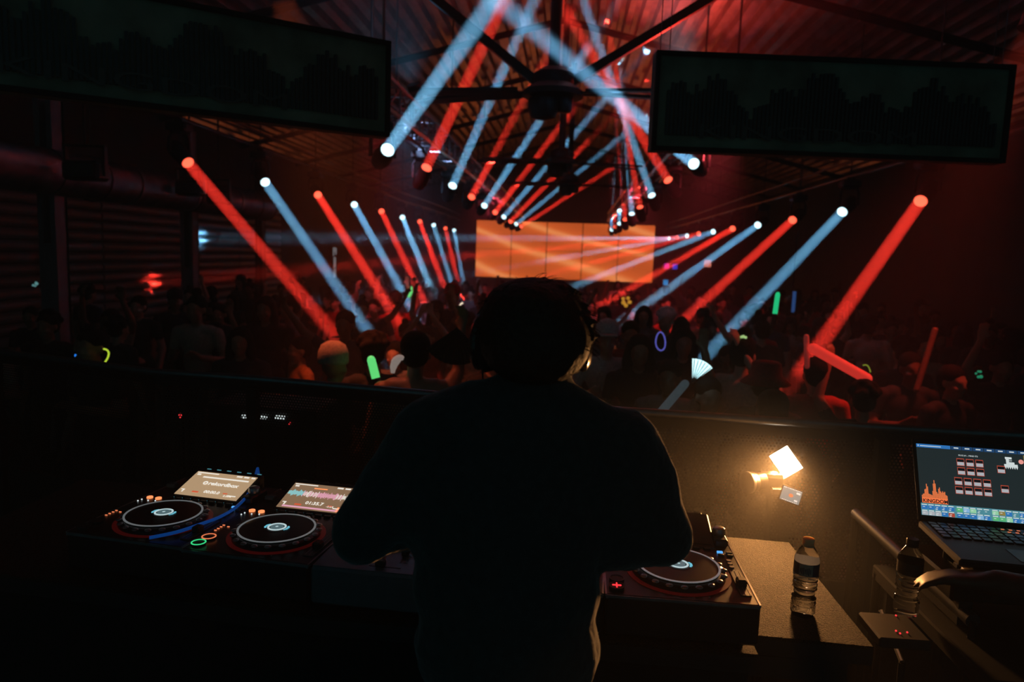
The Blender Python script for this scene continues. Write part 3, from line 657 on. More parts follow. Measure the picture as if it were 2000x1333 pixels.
stick(725, 703, 738, 754, 4.6, .027, GREEN, 'thick glowing green foam light stick held up at the rail')
stick(1519, 575, 1512, 624, 6.8, .022, GRN2, 'raised teal-green light stick near the thin blue tube lamp')
stick(806, 562, 799, 578, 11.3, .03, GREEN, 'tiny green light stick raised in the left half of the crowd', collar=False)
FOAM = mat('red_foam', (.75, .2, .18), .7, emit=(1, .05, .035), es=.55); FOAMP = mat('pink_foam', (.8, .45, .42), .7, emit=(.5, .04, .03), es=.2)
stick(1588, 681, 1693, 740, 4.85, .036, FOAM, 'long red glowing foam tube slanting down to the right', 'foam_tube', 'foam tube', collar=False)
stick(1575, 658, 1576, 716, 4.9, .018, FOAMP, 'thin upright pink foam tube behind the slanting red one', 'foam_tube', 'foam tube', collar=False)
stick(1826, 645, 1790, 762, 5.4, .022, mat('dull_tube', (.25, .12, .08), .6), 'dull brown slanting tube over the right of the crowd', 'foam_tube', 'foam tube', collar=False)
stick(1338, 750, 1292, 804, 3.7, .022, mat('grey_tube', (.3, .36, .42), .5, emit=(.2, .3, .35), es=.12), 'short blue-grey tube slanting down to the rail', 'foam_tube', 'foam tube', collar=False)
def ring(px, py, d, rx, ry, m, label, rot=0, a0=0, a1=2 * PI, th=.006, nm='glow_ring'):
    c_ = P(px, py, d); pts = []; n = 28
    for i in range(n + (0 if a1 - a0 > 6.2 else 1)):
        t = a0 + (a1 - a0) * i / n; u, v = rx * math.cos(t), ry * math.sin(t)
        pts.append(V((u * math.cos(rot) - v * math.sin(rot), .02 * math.sin(t * 2), u * math.sin(rot) + v * math.cos(rot))))
    o = MB().tube(pts, th, 8, closed=a1 - a0 > 6.2).obj(nm, m, None, smooth=True); o.location = c_; return tag(o, label, 'glow ring')
ring(199, 697, 5.0, .045, .055, YEL, 'bright yellow glow necklace seen as a crescent at left', 0, -PI * .5, PI * .45, nm='glow_necklace')
ring(1290, 667, 5.8, .038, .075, emis('pink_blue_glow', (.18, .18, .85), .5), 'pink and blue glow ring in front of the white-haired person', .1)
ring(1689, 722, 4.7, .04, .03, emis('lime', (.4, .6, .05), .4), 'thin lime glow bracelet at the lower end of the red foam tube', -.4, 0, PI * .8, .004, 'glow_bracelet')
for px, py, d, r_, m, lab in ((147, 695, 4.9, .008, emis('blue_dot', (.02, .25, 1), 1), 'tiny blue light at far left below the crowd'), (1453, 654, 5.15, .02, emis('lime_dot', (.5, .8, .3), .7), 'small lime hair light on the dark bun'), (1912, 732, 5.1, .022, emis('green_dot', (.02, .4, .2), .5), 'small green light on the right of the crowd'), (68, 557, 8.5, .03, emis('pale_dot', (.2, .5, .5), .5), 'pale sparkling hair light at the far left'), (1224, 590, 11, .06, emis('amber', (.8, .38, .04), .6), 'amber light toy raised under the orange wall'), (901, 594, 8.6, .022, emis('warm_dot', (1, .8, .6), 1), 'small round white light beside the red-lit cap')):
    o = MB()
    rr = random.Random(px)
    for _ in range(5): o.ball((rr.uniform(-1, 1) * r_, rr.uniform(-.5, .5) * r_, rr.uniform(-1, 1) * r_), r_ * rr.uniform(.35, .6), n=10, k=6)
    o = o.obj('light_toy', m, None, smooth=True); o.location = P(px, py, d); tag(o, lab, 'light toy')
def folding_fan(px, py, d, R, a0, a1, n, m, m2, label, tilt=0):
    r = empty('hand_fan', P(px, py, d), label, 'hand fan'); 
    for i in range(n):
        t0 = a0 + (a1 - a0) * i / n; t1 = a0 + (a1 - a0) * (i + 1) / n; tm = (t0 + t1) / 2; f = lambda t, rr, dy=0: (rr * math.cos(t), dy, rr * math.sin(t))
        vs = [f(t0, R * .18), f(t0, R), f(tm, R, -.012), f(tm, R * .18, -.004), f(t1, R), f(t1, R * .18)]
        vs += [(x, y + .0015, z) for x, y, z in vs]
        MB().add(vs, [(0, 1, 2, 3), (3, 2, 4, 5), (9, 8, 7, 6), (11, 10, 8, 9), (1, 7, 8, 2), (2, 8, 10, 4), (0, 3, 9, 6), (3, 5, 11, 9), (0, 6, 7, 1), (5, 4, 10, 11)]).obj('fan_leaf', m, r)
        MB().rod((0, -.004, 0), f(tm, R * .97, -.016), .0028, n=5).obj('rib', m2, r)
    return r
folding_fan(893, 640, 4.25, .225, -PI * .80, -PI * .22, 13, mat('fan_cloth', (.06, .03, .028), .7), M['black'], 'large dark folding hand fan spread downward beside the headphones')
folding_fan(1352, 748, 4.4, .15, PI * .22, PI * .52, 6, CY, M['silver'], 'white-blue glowing hand fan raised right of centre')
p_ = MB().tube([V((.05 * math.cos(t), .0, .09 * math.sin(t))) for t in [PI * .4 + i * .13 for i in range(16)]], [.012 + .014 * math.sin(PI * i / 15) for i in range(16)], 8).obj('hair_scarf', mat('white_lit_scarf', (.8, .75, .7), .6, emit=(1, .8, .7), es=.2), None, smooth=True)  # white light on the scarf is put into its emission
p_.location = P(783, 728, 4.35); tag(p_, 'scarf with its white light painted in, hanging behind the bare-shouldered person', 'scarf')
# ------------------------------------------------------------------ booth: table, perforated front, rail
TT = .98
def prism(mb, pts, z0, z1, mi=0):
    n = len(pts); return mb.add([(x, y, z0) for x, y in pts] + [(x, y, z1) for x, y in pts], [tuple(range(n - 1, -1, -1)), tuple(range(n, 2 * n))] + [(i, (i + 1) % n, (i + 1) % n + n, i + n) for i in range(n)], mi)
f1 = PZ(1462, 1240, TT); f2 = PZ(1706, 1264, TT)
bt = empty('booth_table', Vector((-.3, 1.9, 0)), 'long black booth table under the players with a speckled brown rubber top', 'table'); off = -bt.location
top = [(-1.65, 1.62), (-.55, 1.50), (f1.x, 1.475), (f1.x, f1.y), (f2.x, f2.y), (f2.x - .01, 2.12), (-.4, 2.2), (-1.65, 2.3)]
T2 = [(x + off.x, y + off.y) for x, y in top]
prism(MB(), T2, TT - .008, TT).obj('rubber_top', M['rubber'], bt)
prism(MB(), T2, TT - .045, TT - .008).obj('board', M['black'], bt)
fr = [(-1.65, 1.66), (-.55, 1.54), (f1.x - .005, 1.52), (f1.x - .005, 1.56), (-.55, 1.58), (-1.65, 1.70)]
prism(MB(), [(x + off.x, y + off.y) for x, y in fr], .002, TT - .045).obj('front_panel', M['matte'], bt)
for (x, y) in ((-1.6, 1.75), (-1.6, 2.22), (f2.x - .06, f2.y + .06), (f2.x - .06, 2.06), (.2, 2.1)): MB().box((x + off.x, y + off.y, (TT - .045) / 2 + .001), (.05, .05, TT - .047)).obj('leg', M['black'], bt)
# shelf lip under the side table
MB().box(((f1.x + f2.x) / 2 - .06, f1.y + .012, TT - .075), (.2, .02, .05)).obj('shelf_lip', M['black']); q = bpy.data.objects['shelf_lip']; q.parent = bt; q.location = off

ZR = 1.27; RP = [PZ(x, y, ZR) for x, y in ((-260, 660), (0, 688), (300, 727), (500, 741), (867, 773), (1189, 802), (1436, 818), (1719, 837), (2000, 852), (2250, 862))]
bf = empty('booth_barrier', Vector((RP[4].x, RP[4].y, 0)), 'black perforated steel booth front with a tube rail along its top', 'barrier'); o = -bf.location
MB().tube([p + o for p in RP], .016, 10).obj('top_rail', M['rail'], bf, smooth=True)
MB().add([v for p in RP for v in (p + o + V((0, -.004, -.012)), p + o + V((0, .004, -.012)), p + o + V((0, .004, -.05)), p + o + V((0, -.004, -.05)))], [(4 * i + k, 4 * i + (k + 1) % 4, 4 * i + 4 + (k + 1) % 4, 4 * i + 4 + k) for i in range(len(RP) - 1) for k in range(4)]).obj('upper_channel', M['perf'], bf)
def perforated(p, q, name='perforated_panel'):
    L = (q - p).length; e = (q - p).normalized(); pt = .0125; rw = pt * .866; nx = int(L / pt); nz = int(.50 / rw); m = MB()
    vs = []; fs = []
    hx = [(math.sin(PI / 3 * k), math.cos(PI / 3 * k)) for k in range(6)]
    for j in range(nz):
        z = ZR - .05 - (j + .5) * rw
        for i in range(nx):
            u = (i + .5 + (.5 if j % 2 else 0)) * pt; c_ = p + e * u; b = len(vs)
            for rr in (pt * .5774, pt * .33):
                for (a_, c2) in hx: vs.append((c_.x + e.x * a_ * rr + o.x, c_.y + e.y * a_ * rr + o.y, z + c2 * rr))
            for k in range(6): fs.append((b + k, b + (k + 1) % 6, b + 6 + (k + 1) % 6, b + 6 + k))
    me = bpy.data.meshes.new(name); me.from_pydata(vs, [], fs); me.materials.append(M['perf']); ob = bpy.data.objects.new(name, me); COL.objects.link(ob); ob.parent = bf
    ob['kind'] = 'stuff'
    return ob
for i in range(1, len(RP) - 2): perforated(RP[i], RP[i + 1])
zl = ZR - .05 - int(.50 / (.0125 * .866)) * .0125 * .866
MB().add([v for p in RP for v in (p + o + V((0, -.01, zl - ZR)), p + o + V((0, .01, zl - ZR)), V((p.x + o.x, p.y + o.y + .01, .002)), V((p.x + o.x, p.y + o.y - .01, .002)))], [(4 * i + k, 4 * i + (k + 1) % 4, 4 * i + 4 + (k + 1) % 4, 4 * i + 4 + k) for i in range(len(RP) - 1) for k in range(4)]).obj('kick_panel', M['matte'], bf)
for p in RP[1:-1:2]: MB().box((p.x + o.x, p.y + o.y - .03, ZR / 2 - .01), (.04, .04, ZR - .04)).obj('post', M['matte'], bf)
# lit equipment seen through the holes
p = P(507, 820, 3.15); eq = empty('power_rack', V((p.x, p.y + .1, -.6)), 'equipment rack with three small white lights behind the perforated front', 'rack')
MB().box((0, .06, (p.z + .6) / 2 + .03), (.5, .3, p.z + .64), bev=.01).obj('case', M['black'], eq)
WL = emis('white_led', (.75, .85, .85), .9); RL = emis('red_led', (1, .04, .05), 1.2)
for px, w_ in ((477, .05), (510, .025), (543, .04)): q = P(px, 818, 3.12); MB().box((q.x - eq.location.x, -.1, q.z + .6), (w_, .012, .014)).obj('indicator', WL, eq)
MB().ball((P(562, 822, 3.12).x - eq.location.x, -.1, p.z + .59), .005, n=8, k=5).obj('red_indicator', RL, eq)
q = P(355, 811, 3.3); k_ = MB().rod((0, 0, 0), (0, 0, -1.0), .01, n=8).ball((0, -.014, -.0), .007, 1, n=8, k=5).obj('marker_post', [M['black'], RL]); k_.location = q; k_.location.z = q.z; k_.scale.z = q.z + .6; tag(k_, 'thin post with a tiny red light behind the perforated front', 'post')

# ------------------------------------------------------------------ players and mixer
SCR = emis('tan_screen', (.42, .28, .16), 1.05); SCR2 = emis('brown_screen', (.25, .15, .085), .95); W1 = emis('screen_white', (1, .95, .85), .85); ORG = emis('orange_led', (1, .28, .1), 1.3); TEAL = emis('teal_led', (.10, .38, .45), .6)
GRNR = emis('green_ring', (.05, .9, .3), .8); ORR = emis('orange_ring', (1, .25, .1), .8); BLU = emis('blue_led', (.1, .45, 1), 1); JC = emis('jog_cyan', (.15, .55, .7), .9); JW = emis('jog_white', (.55, .72, .75), .85); JD = emis('jog_dim', (.10, .17, .19), .8); SR = emis('screen_red', (.8, .12, .05), .8); SP = emis('screen_pink', (.95, .45, .6), .8); SC = emis('screen_cyan', (.3, .75, .8), .8)
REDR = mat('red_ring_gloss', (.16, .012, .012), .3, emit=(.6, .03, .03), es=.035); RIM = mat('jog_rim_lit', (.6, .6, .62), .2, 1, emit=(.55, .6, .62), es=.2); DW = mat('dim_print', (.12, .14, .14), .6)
GLS = mat('mixer_plate_bluelit', (.12, .17, .20), .35, .4, noise=.1); PLT = mat('player_plate', (.02, .023, .026), .32, .3, noise=.1)  # blue light reflected off the mixer is put into its plate colour
def annulus(r0, r1, z, n=40): return MB().add([(r * math.cos(2 * PI * i / n), r * math.sin(2 * PI * i / n), zz) for r, zz in ((r0, z), (r1, z), (r1, z + .0015), (r0, z + .0015)) for i in range(n)], [(a * n + i, a * n + (i + 1) % n, ((a + 1) % 4) * n + (i + 1) % n, ((a + 1) % 4) * n + i) for a in range(4) for i in range(n)])
def player(X, label, screen):
    r = empty('media_player', X, label, 'media player', 'media players in a row on the booth table')
    HB = .104
    MB().box((0, .2265, HB / 2 + .006), (.329, .453, HB - .012), bev=.006).obj('body', PLT, r)
    for sx in (-1, 1):
        for yy in (.05, .40): MB().rod((sx * .13, yy, 0), (sx * .13, yy, .012), .018, n=12).obj('foot', M['black'], r)
    MB().box((0, .2265, HB), (.322, .445, .003)).obj('top_plate', PLT, r)
    MB().box((0, .003, HB - .004), (.326, .006, .008)).obj('front_trim', M['silver'], r)
    for sx in (-1, 1): MB().box((sx * .163, .2265, HB - .001), (.004, .45, .006)).obj('side_trim', M['silver'], r)
    jx, jy = .008, .138; T = Matrix.Translation((jx, jy, HB))
    j = MB().lathe([(.104, 0), (.108, .003), (.107, .012), (.100, .016), (.094, .0165), (.093, .021), (.02, .0215)], 60, 0, T).obj('jog_wheel', PLT, r, smooth=True)
    annulus(.108, .120, HB + .0016, 60).obj('jog_surround', REDR, r, X=Matrix.Translation((jx, jy, 0)))
    annulus(.0905, .0955, HB + .0205, 60).obj('jog_rim', RIM, j, X=Matrix.Translation((jx, jy, 0)))
    dm = None
    for k in range(20):
        a = 2 * PI * k / 20; Y = Matrix.Translation((jx + .1035 * math.cos(a), jy + .1035 * math.sin(a), HB + .0145))
        if dm is None: d_ = MB().ball((0, 0, 0), (.0085, .0085, .0035), n=10, k=6).obj('dimple', M['silver'], j, X=Y, smooth=True); dm = d_.data
        else: d_ = bpy.data.objects.new('dimple', dm); COL.objects.link(d_); d_.parent = j; d_.matrix_local = Y
    jd = MB().lathe([(.030, .0), (.030, .0008)], 32).obj('jog_display', M['black'], j, X=Matrix.Translation((jx, jy, HB + .0215)))
    for nm, a, b, m_ in (('display_ring', .019, .0235, JW), ('display_core', .002, .016, JD), ('display_dot', .0005, .004, JW)):
        annulus(a, b, HB + .0225, 32).obj(nm, m_, j, X=Matrix.Translation((jx, jy, 0)))
    for sx in (-1, 1): MB().add([((.027 + .006 * math.cos(t * 2)) * math.cos(t) * sx, (.027 + .006 * math.cos(t * 2)) * math.sin(t), HB + .0225) for t in (-.5, -.2, .2, .5)] + [(.026 * math.cos(t) * sx, .026 * math.sin(t), HB + .0225) for t in (.5, .2, -.2, -.5)], [tuple(range(8))]).obj('display_marker', JC, j, X=Matrix.Translation((jx, jy, 0)))
    # tilted screen
    St = Matrix.Translation((0.012, .298, HB + .006)) @ Matrix.Rotation(math.radians(17), 4, 'X')
    MB().box((0, .062, -.010), (.222, .142, .022), bev=.004).obj('screen_housing', M['black'], r, X=St)
    sw, sh = .198, .115
    on = screen in (1, 2)
    sc = MB().box((0, .062, .0015), (sw, sh, .002)).obj('screen', (SCR if screen == 1 else SCR2) if on else M['black'], r, X=St)
    if on:
        z = .0032
        g = MB().box((-.06, .113, z), (.07, .004, .0004)); g.box((-.085, .104, z), (.012, .006, .0004)).box((.045, .112, z), (.018, .006, .0004)).box((.068, .112, z), (.016, .006, .0004)).box((.09, .112, z), (.012, .006, .0004))
        g.box((.075, .020, z), (.026, .004, .0004)).box((-.083, .022, z), (.004, .012, .0004)).box((-.086, .028, z), (.012, .003, .0004)).obj('screen_marks', W1, sc)
        MB().box((-.043, .022, z), (.02, .006, .0004)).box((.05, .028, z), (.014, .004, .0004)).obj('screen_badge', SR, sc)
        if screen == 1:
            MB().box((.01, .094, z), (.15, .006, .0004)).obj('track_overview', W1, sc)
            text_mesh('screen_logo', 'rekordbox', .022, W1, sc, Matrix.Translation((-.028, .060, z)), .0002, bold=.0006)
            annulus(.0045, .0075, 0, 16).obj('logo_mark', W1, sc, X=Matrix.Translation((-.038, .066, z)))
            text_mesh('time_readout', '00:00.0', .017, W1, sc, Matrix.Translation((-.018, .022, z)), .0002, bold=.0004)
            text_mesh('tempo_readout', '0.00%', .011, W1, sc, Matrix.Translation((.05, .014, z)), .0002)
        else:
            rr = random.Random(4); wv = {0: MB(), 1: MB(), 2: MB()}
            for i in range(92):
                hgt = .012 + .022 * rr.random() * (.5 + .5 * abs(math.sin(i * .35))); kk = 1 if i < 22 else (2 if 45 < i < 70 or i > 84 else rr.choice([0, 2, 0])); wv[kk].box((-.096 + i * .0021, .072, z), (.0013, hgt, .0004))
            for kk, (nm, m_) in enumerate((('waveform', W1), ('waveform_intro', SC), ('waveform_drop', SP))): wv[kk].obj(nm, m_, sc)
            MB().box((0, .011, z), (.17, .006, .0004)).obj('track_overview', SP, sc); MB().box((-.01, .100, z), (.04, .004, .0004)).box((.085, .017, z), (.022, .02, .0004)).obj('screen_orange', ORG, sc)
            text_mesh('time_readout', '01:35.7', .018, W1, sc, Matrix.Translation((-.025, .027, z)), .0002, bold=.0004); text_mesh('tempo_readout', '-0.6%', .010, W1, sc, Matrix.Translation((.04, .022, z)), .0002)
    def dup(mesh, name, m_, Y):
        d_ = bpy.data.objects.new(name, mesh); COL.objects.link(d_); d_.parent = r; d_.matrix_local = Y; return d_
    pad = MB().box((0, 0, .002), (.018, .010, .005), bev=.0015); pm = None
    for i in range(8):
        Y = Matrix.Translation((-.086 + i * .0265, .284, HB + .002))
        if pm is None: pm = pad.obj('hot_cue_button', M['black'], r, X=Y).data
        else: dup(pm, 'hot_cue_button', None, Y)
    MB().box((0, 0, 0), (1, 1, 1))
    g = MB()
    for i in range(8): g.box((-.086 + i * .0265, .2925, HB + .003), (.014, .0022, .002))
    g.obj('hot_cue_lights', TEAL, r)
    g = MB()
    for i in range(6): g.box((-.075 + i * .034, .447, HB + .04), (.013, .003, .002))
    MB().box((.0, .443, HB + .0195), (.222, .016, .04), bev=.004).obj('rear_hump', M['black'], r); g.obj('menu_lights', TEAL if screen == 1 else DW, r)
    for i, x in enumerate((-.14, -.112)): MB().lathe([(.0085, 0), (.0085, .004), (.006, .005)], 16, 0, Matrix.Translation((x, .268 - i * .0, HB + .0015))).obj('loop_button', ORG if on or screen == -1 and False else M['black'], r, smooth=True)
    g = MB()
    for x, y in ((-.150, .248), (-.128, .246), (-.108, .25), (-.152, .235)): g.ball((x, y, HB + .003), .0022, n=8, k=5)
    g.obj('status_leds', WL if on else M['black'], r)
    g = MB()
    for x, y in ((-.152, .155), (-.152, .143), (-.135, .149), (-.152, .131), (-.152, .119)): g.box((x, y, HB + .003), (.006, .003, .002))
    g.obj('track_search_keys', ORR if on else DW, r)
    for x, y, nm, m_ in ((-.137, .070, 'cue_button', ORR), (-.139, .032, 'play_button', GRNR)):
        b = MB().lathe([(.0165, 0), (.0165, .006), (.014, .007)], 28, 0, Matrix.Translation((x, y, HB + .001))).obj(nm, M['black'], r, smooth=True)
        annulus(.0145, .0175, HB + .0075, 32).obj('button_ring', (m_ if screen == 2 else M['darksteel']) if screen != 3 else (M['darksteel']), b, X=Matrix.Translation((x, y, 0)))
        if screen == 3 and nm == 'play_button':
            MB().box((x, y, HB + .009), (.003, .02, .003)).box((x, y, HB + .009), (.02, .002, .003)).obj('button_mark', RL, b)
    MB().box((.142, .105, HB + .0022), (.024, .13, .003)).obj('tempo_track', M['led_bar'], r)
    g = MB()
    for i in range(3): g.box((.132 + i * .01, .105, HB + .0035), (.0012, .12, .001))
    g.obj('tempo_scale', M['silver'], r); ts = MB().box((.142, .092, HB + .010), (.022, .026, .018), bev=.004).obj('tempo_slider', M['black'], r)
    kn = MB().lathe([(.017, 0), (.018, .006), (.015, .016), (.012, .018)], 24, 0, Matrix.Translation((.139, .35, HB + .02))).obj('browse_knob', M['silver'], r, smooth=True)
    MB().box((.139, .35, HB + .01), (.034, .085, .02), bev=.004).obj('knob_plinth', M['darksteel'], r)
    for i, m_ in enumerate((BLU, DW, DW, DW)): MB().box((.128 + (i % 2) * .022, .268 - (i // 2) * .016, HB + .004), (.014, .008, .005), bev=.001).obj('mode_button', m_ if on or screen == 3 else DW, r)
    for i in range(3): MB().lathe([(.006, 0), (.006, .004)], 12, 0, Matrix.Translation((.14, .22 - i * .018, HB + .0015))).obj('round_button', M['silver'], r)
    MB().box((-.137, .36, HB + .010), (.03, .022, .012), bev=.003).obj('usb_door', DW, r); 
    MB().ball((.06, .02, HB + .002), .0022, n=8, k=5).obj('tiny_led', M['silver'], r)
    return r
def deck_matrix(p, ang): return Matrix.Translation(p) @ Matrix.Rotation(ang, 4, 'Z')
def place_deck(jog_px, ang, label, screen, z=TT):
    jz = z + .125; c_ = PZ(jog_px[0], jog_px[1], jz); R_ = Matrix.Rotation(ang, 4, 'Z'); o_ = c_ - R_ @ V((.008, .138, .125)); return player(Matrix.Translation((o_.x, o_.y, z)) @ R_, label, screen)
d1 = place_deck((320, 1002), math.radians(-8), 'leftmost media player, lit screen with a logo, under the blue cable', 1)
d2 = place_deck((541, 1031), math.radians(-7), 'second media player from the left, lit screen showing a waveform', 2)
d4 = place_deck((1325, 1103), math.radians(-1), 'media player at the right end of the booth by the water bottle', 3)
a_ = d2.matrix_world @ V((.1645, .0, 0)); b_ = d4.matrix_world @ V((-.1645, 0, 0)); dv = (b_ - a_).normalized(); an = math.atan2(dv.y, dv.x)
gap = (b_ - a_).length; mw = gap - .329 - .012
d3 = player(Matrix.Translation(b_ - dv * (.1645 + .004)) @ Matrix.Rotation(an, 4, 'Z'), 'media player hidden in front of the DJ, right of the mixer', 0)
mc = a_ + dv * (mw / 2 + .004)
mx = empty('dj_mixer', Matrix.Translation(mc) @ Matrix.Rotation(an, 4, 'Z'), 'DJ mixer, plate tinted with painted blue reflection, between the players, half behind the left elbow', 'mixer')
MB().box((0, .21, .057), (mw, .42, .09), bev=.006).obj('body', GLS, mx); MB().box((0, .21, .1025), (mw - .008, .41, .003)).obj('top_plate', GLS, mx)
for sx in (-1, 1):
    for yy in (.04, .38): MB().rod((sx * mw * .4, yy, 0), (sx * mw * .4, yy, .013), .018, n=12).obj('foot', M['black'], mx)
km = fm = None
for c_ in range(6):
    for k in range(7):
        X = Matrix.Translation((-mw * .42 + c_ * mw * .168, .16 + k * .036, .104))
        if km is None: km = MB().lathe([(.0095, 0), (.0085, .012), (.007, .014)], 16).box((0, .006, .0145), (.0015, .006, .001)).obj('knob', M['black'], mx, X=X, smooth=True).data
        else: d_ = bpy.data.objects.new('knob', km); COL.objects.link(d_); d_.parent = mx; d_.matrix_local = X
for c_ in range(4):
    x = -mw * .252 + c_ * mw * .168; MB().box((x, .095, .1045), (.004, .075, .001)).obj('fader_slot', M['led_bar'], mx); MB().box((x, .08 + .012 * (c_ % 3), .112), (.016, .024, .016), bev=.003).obj('fader', M['black'], mx)
    g = MB(); [g.box((x + .012, .06 + i * .012, .1045), (.01, .001, .001)) for i in range(7)]; g.obj('fader_scale', M['silver'], mx)
MB().box((0, .03, .1045), (.075, .004, .001)).obj('crossfader_slot', M['led_bar'], mx); MB().box((-.01, .03, .112), (.024, .016, .016), bev=.003).obj('crossfader', M['black'], mx)
for sx in (-1, 1): MB().lathe([(.007, 0), (.007, .004)], 14, 0, Matrix.Translation((sx * .02 - .06, .145, .104))).obj('cue_light', ORG, mx)
g = MB(); [g.ball((-mw * .45 + i * .02, .135, .105), .002, n=6, k=4) for i in range(5)]; g.obj('status_leds', TEAL, mx)

# blue cable lying over the first player and rising behind
cp = [PZ(292, 1051, TT + .112), PZ(345, 1040, TT + .118), PZ(393, 1024, TT + .115), PZ(430, 1010, TT + .112), PZ(460, 992, TT + .115), PZ(483, 968, TT + .12), PZ(496, 940, TT + .13), PZ(503, 915, TT + .14)]
sm_ = []
for i in range(len(cp) - 1):
    p0, p1, p2, p3 = cp[max(i - 1, 0)], cp[i], cp[i + 1], cp[min(i + 2, len(cp) - 1)]
    for k in range(5): t = k / 5; sm_.append(.5 * ((2 * p1) + (p2 - p0) * t + (2 * p0 - 5 * p1 + 4 * p2 - p3) * t * t + (3 * p1 - p0 - 3 * p2 + p3) * t ** 3))
sm_.append(cp[-1]); sm_ += [cp[-1] + V((.002, .006, -.03)), cp[-1] + V((.002, .012, -.12))]
cb = MB().tube(sm_, .0042, 10).obj('cable', mat('blue_cable', (.01, .14, .55), .4, emit=(.005, .1, .5), es=.25), None, smooth=True); tag(cb, 'bright blue cable draped over the leftmost media player', 'cable')

# ------------------------------------------------------------------ water bottles
PET = mat('clear_bottle', (1, 1, 1), .06, trans=1, ior=1.18); WAT = mat('water', (.95, .98, 1), .02, trans=1, ior=1.33)

def translucent(name, c_, t=.6):
    m = mat(name, c_, .5, noise=.05); nt = m.node_tree; tr = nt.nodes.new('ShaderNodeBsdfTranslucent'); mix = nt.nodes.new('ShaderNodeMixShader'); tr.inputs['Color'].default_value = (*c_, 1)
    mix.inputs[0].default_value = t; nt.links.new(nt.nodes['Principled BSDF'].outputs[0], mix.inputs[1]); nt.links.new(tr.outputs[0], mix.inputs[2]); nt.links.new(mix.outputs[0], nt.nodes['Material Output'].inputs['Surface']); return m
CAPM = mat('warmlit_cap', (.95, .62, .32), .5, noise=.03); _b = CAPM.node_tree.nodes['Principled BSDF']; _b.inputs['Subsurface Weight'].default_value = 1; _b.inputs['Subsurface Radius'].default_value = (1, .8, .6); _b.inputs['Subsurface Scale'].default_value = .02; LBL = translucent('bottle_label', (.10, .13, .22), .5); LBW = translucent('label_white', (.85, .8, .7), .6)  # warm light on the cap is painted into its tan colour
def bottle(p, label, fill, grp='water bottles by the right of the booth'):
    r = empty('water_bottle', p, label, 'bottle', grp); r.rotation_euler = (0, math.radians(0), .5); r.scale = (.89, .89, .89)
    prof = [(.018, .002), (.028, 0), (.0315, .008), (.0315, .018)]
    for k in range(6): z = .026 + k * .0125; prof += [(.0315 - .004 * (k in (2, 3)) , z), (.0292 - .004 * (k in (2, 3)), z + .005), (.0315 - .004 * (k in (2, 3)), z + .010)]
    prof += [(.0295, .104), (.0325, .110), (.0325, .114), (.0315, .116), (.0315, .150), (.0325, .152), (.031, .160), (.024, .176), (.015, .190), (.0125, .194), (.0125, .205)]
    outer = MB().lathe(prof, 40); inner = [(max(.004, r_ - .0007), z + (.0008 if i == 0 else 0)) for i, (r_, z) in enumerate(prof)]
    outer.obj('bottle_body', PET, r, smooth=True)
    if fill:
        wp = [(max(.003, r_ - .0012), z + .001) for r_, z in prof if z < fill]; wp[0] = (wp[0][0], .003); MB().lathe(wp + [(wp[-1][0], fill)], 40).obj('water', WAT, r, smooth=True)
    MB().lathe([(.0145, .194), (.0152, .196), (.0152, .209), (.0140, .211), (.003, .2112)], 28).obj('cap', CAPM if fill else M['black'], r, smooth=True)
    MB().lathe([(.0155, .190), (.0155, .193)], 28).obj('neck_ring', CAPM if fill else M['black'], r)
    n = 48; lb = MB()
    for nm, a0, a1, m_, zz in (('label', 0, 2 * PI, LBL, (.1165, .1495)),):
        vs = [(.0321 * math.cos(2 * PI * i / n), .0321 * math.sin(2 * PI * i / n), z) for z in zz for i in range(n)]
        lo = MB().add(vs, [(i, (i + 1) % n, n + (i + 1) % n, n + i) for i in range(n)]).obj('label', LBL if fill else M['black'], r, smooth=True)
    if fill:
        n2 = 14; a0 = -PI / 2 - .9 - .5; vs = [(.0323 * math.cos(a0 + i * 1.1 / n2), .0323 * math.sin(a0 + i * 1.1 / n2), z) for z in (.118, .148) for i in range(n2 + 1)]
        lw_ = MB().add(vs, [(i, i + 1, n2 + 2 + i, n2 + 1 + i) for i in range(n2)]).obj('label_panel', LBW, lo)
        for i in range(7):
            a = a0 + .12 + i * .13; MB().box((0, 0, 0), (.0022, .0006, .012 + .004 * (i % 3))).obj('label_print', LBL, lo, X=Matrix.Translation((.0327 * math.cos(a), .0327 * math.sin(a), .131)) @ Matrix.Rotation(a + PI / 2, 4, 'Z'))
    return r
bottle(PZ(1567, 1199, TT), 'clear plastic water bottle with white cap painted warm-lit standing on the lit table corner', .108)
bottle(PZ(1768, 1198, TT + .0), 'dark unlit plastic bottle standing beyond the laptop stand bars', 0)

# ------------------------------------------------------------------ camera with video light behind the table
lp = P(1535, 903, 2.45); look = (CAM + V((-.15, .0, -.35)) - lp).normalized()
CB = mat('camera_black', (.006, .006, .006), .35)
vc = empty('video_camera', V((lp.x - .03, lp.y + .05, 0)), 'small video camera with lens and flip screen on a pole stand behind the table', 'camera'); o = -vc.location
lc = P(1474, 929, 2.42); sc_ = P(1545, 968, 2.33)
bodyc = P(1505, 945, 2.45)
MB().box(tuple(bodyc + o), (.085, .06, .075), bev=.01).obj('body', CB, vc)
ld = V((-.86, -.45, .02)).normalized(); X = Matrix.Translation(bodyc + o + V((-.03, -.01, .01))) @ ld.to_track_quat('Z', 'Y').to_matrix().to_4x4()
MB().lathe([(.030, .0), (.030, .035), (.034, .04), (.036, .068), (.034, .070), (.030, .050), (.005, .045)], 28, 0, X).obj('lens', CB, vc, smooth=True)
MB().lathe([(.0362, .058), (.0372, .060), (.0372, .069), (.034, .071)], 28, 0, X).obj('lens_hood_rim', M['silver'], vc, smooth=True)
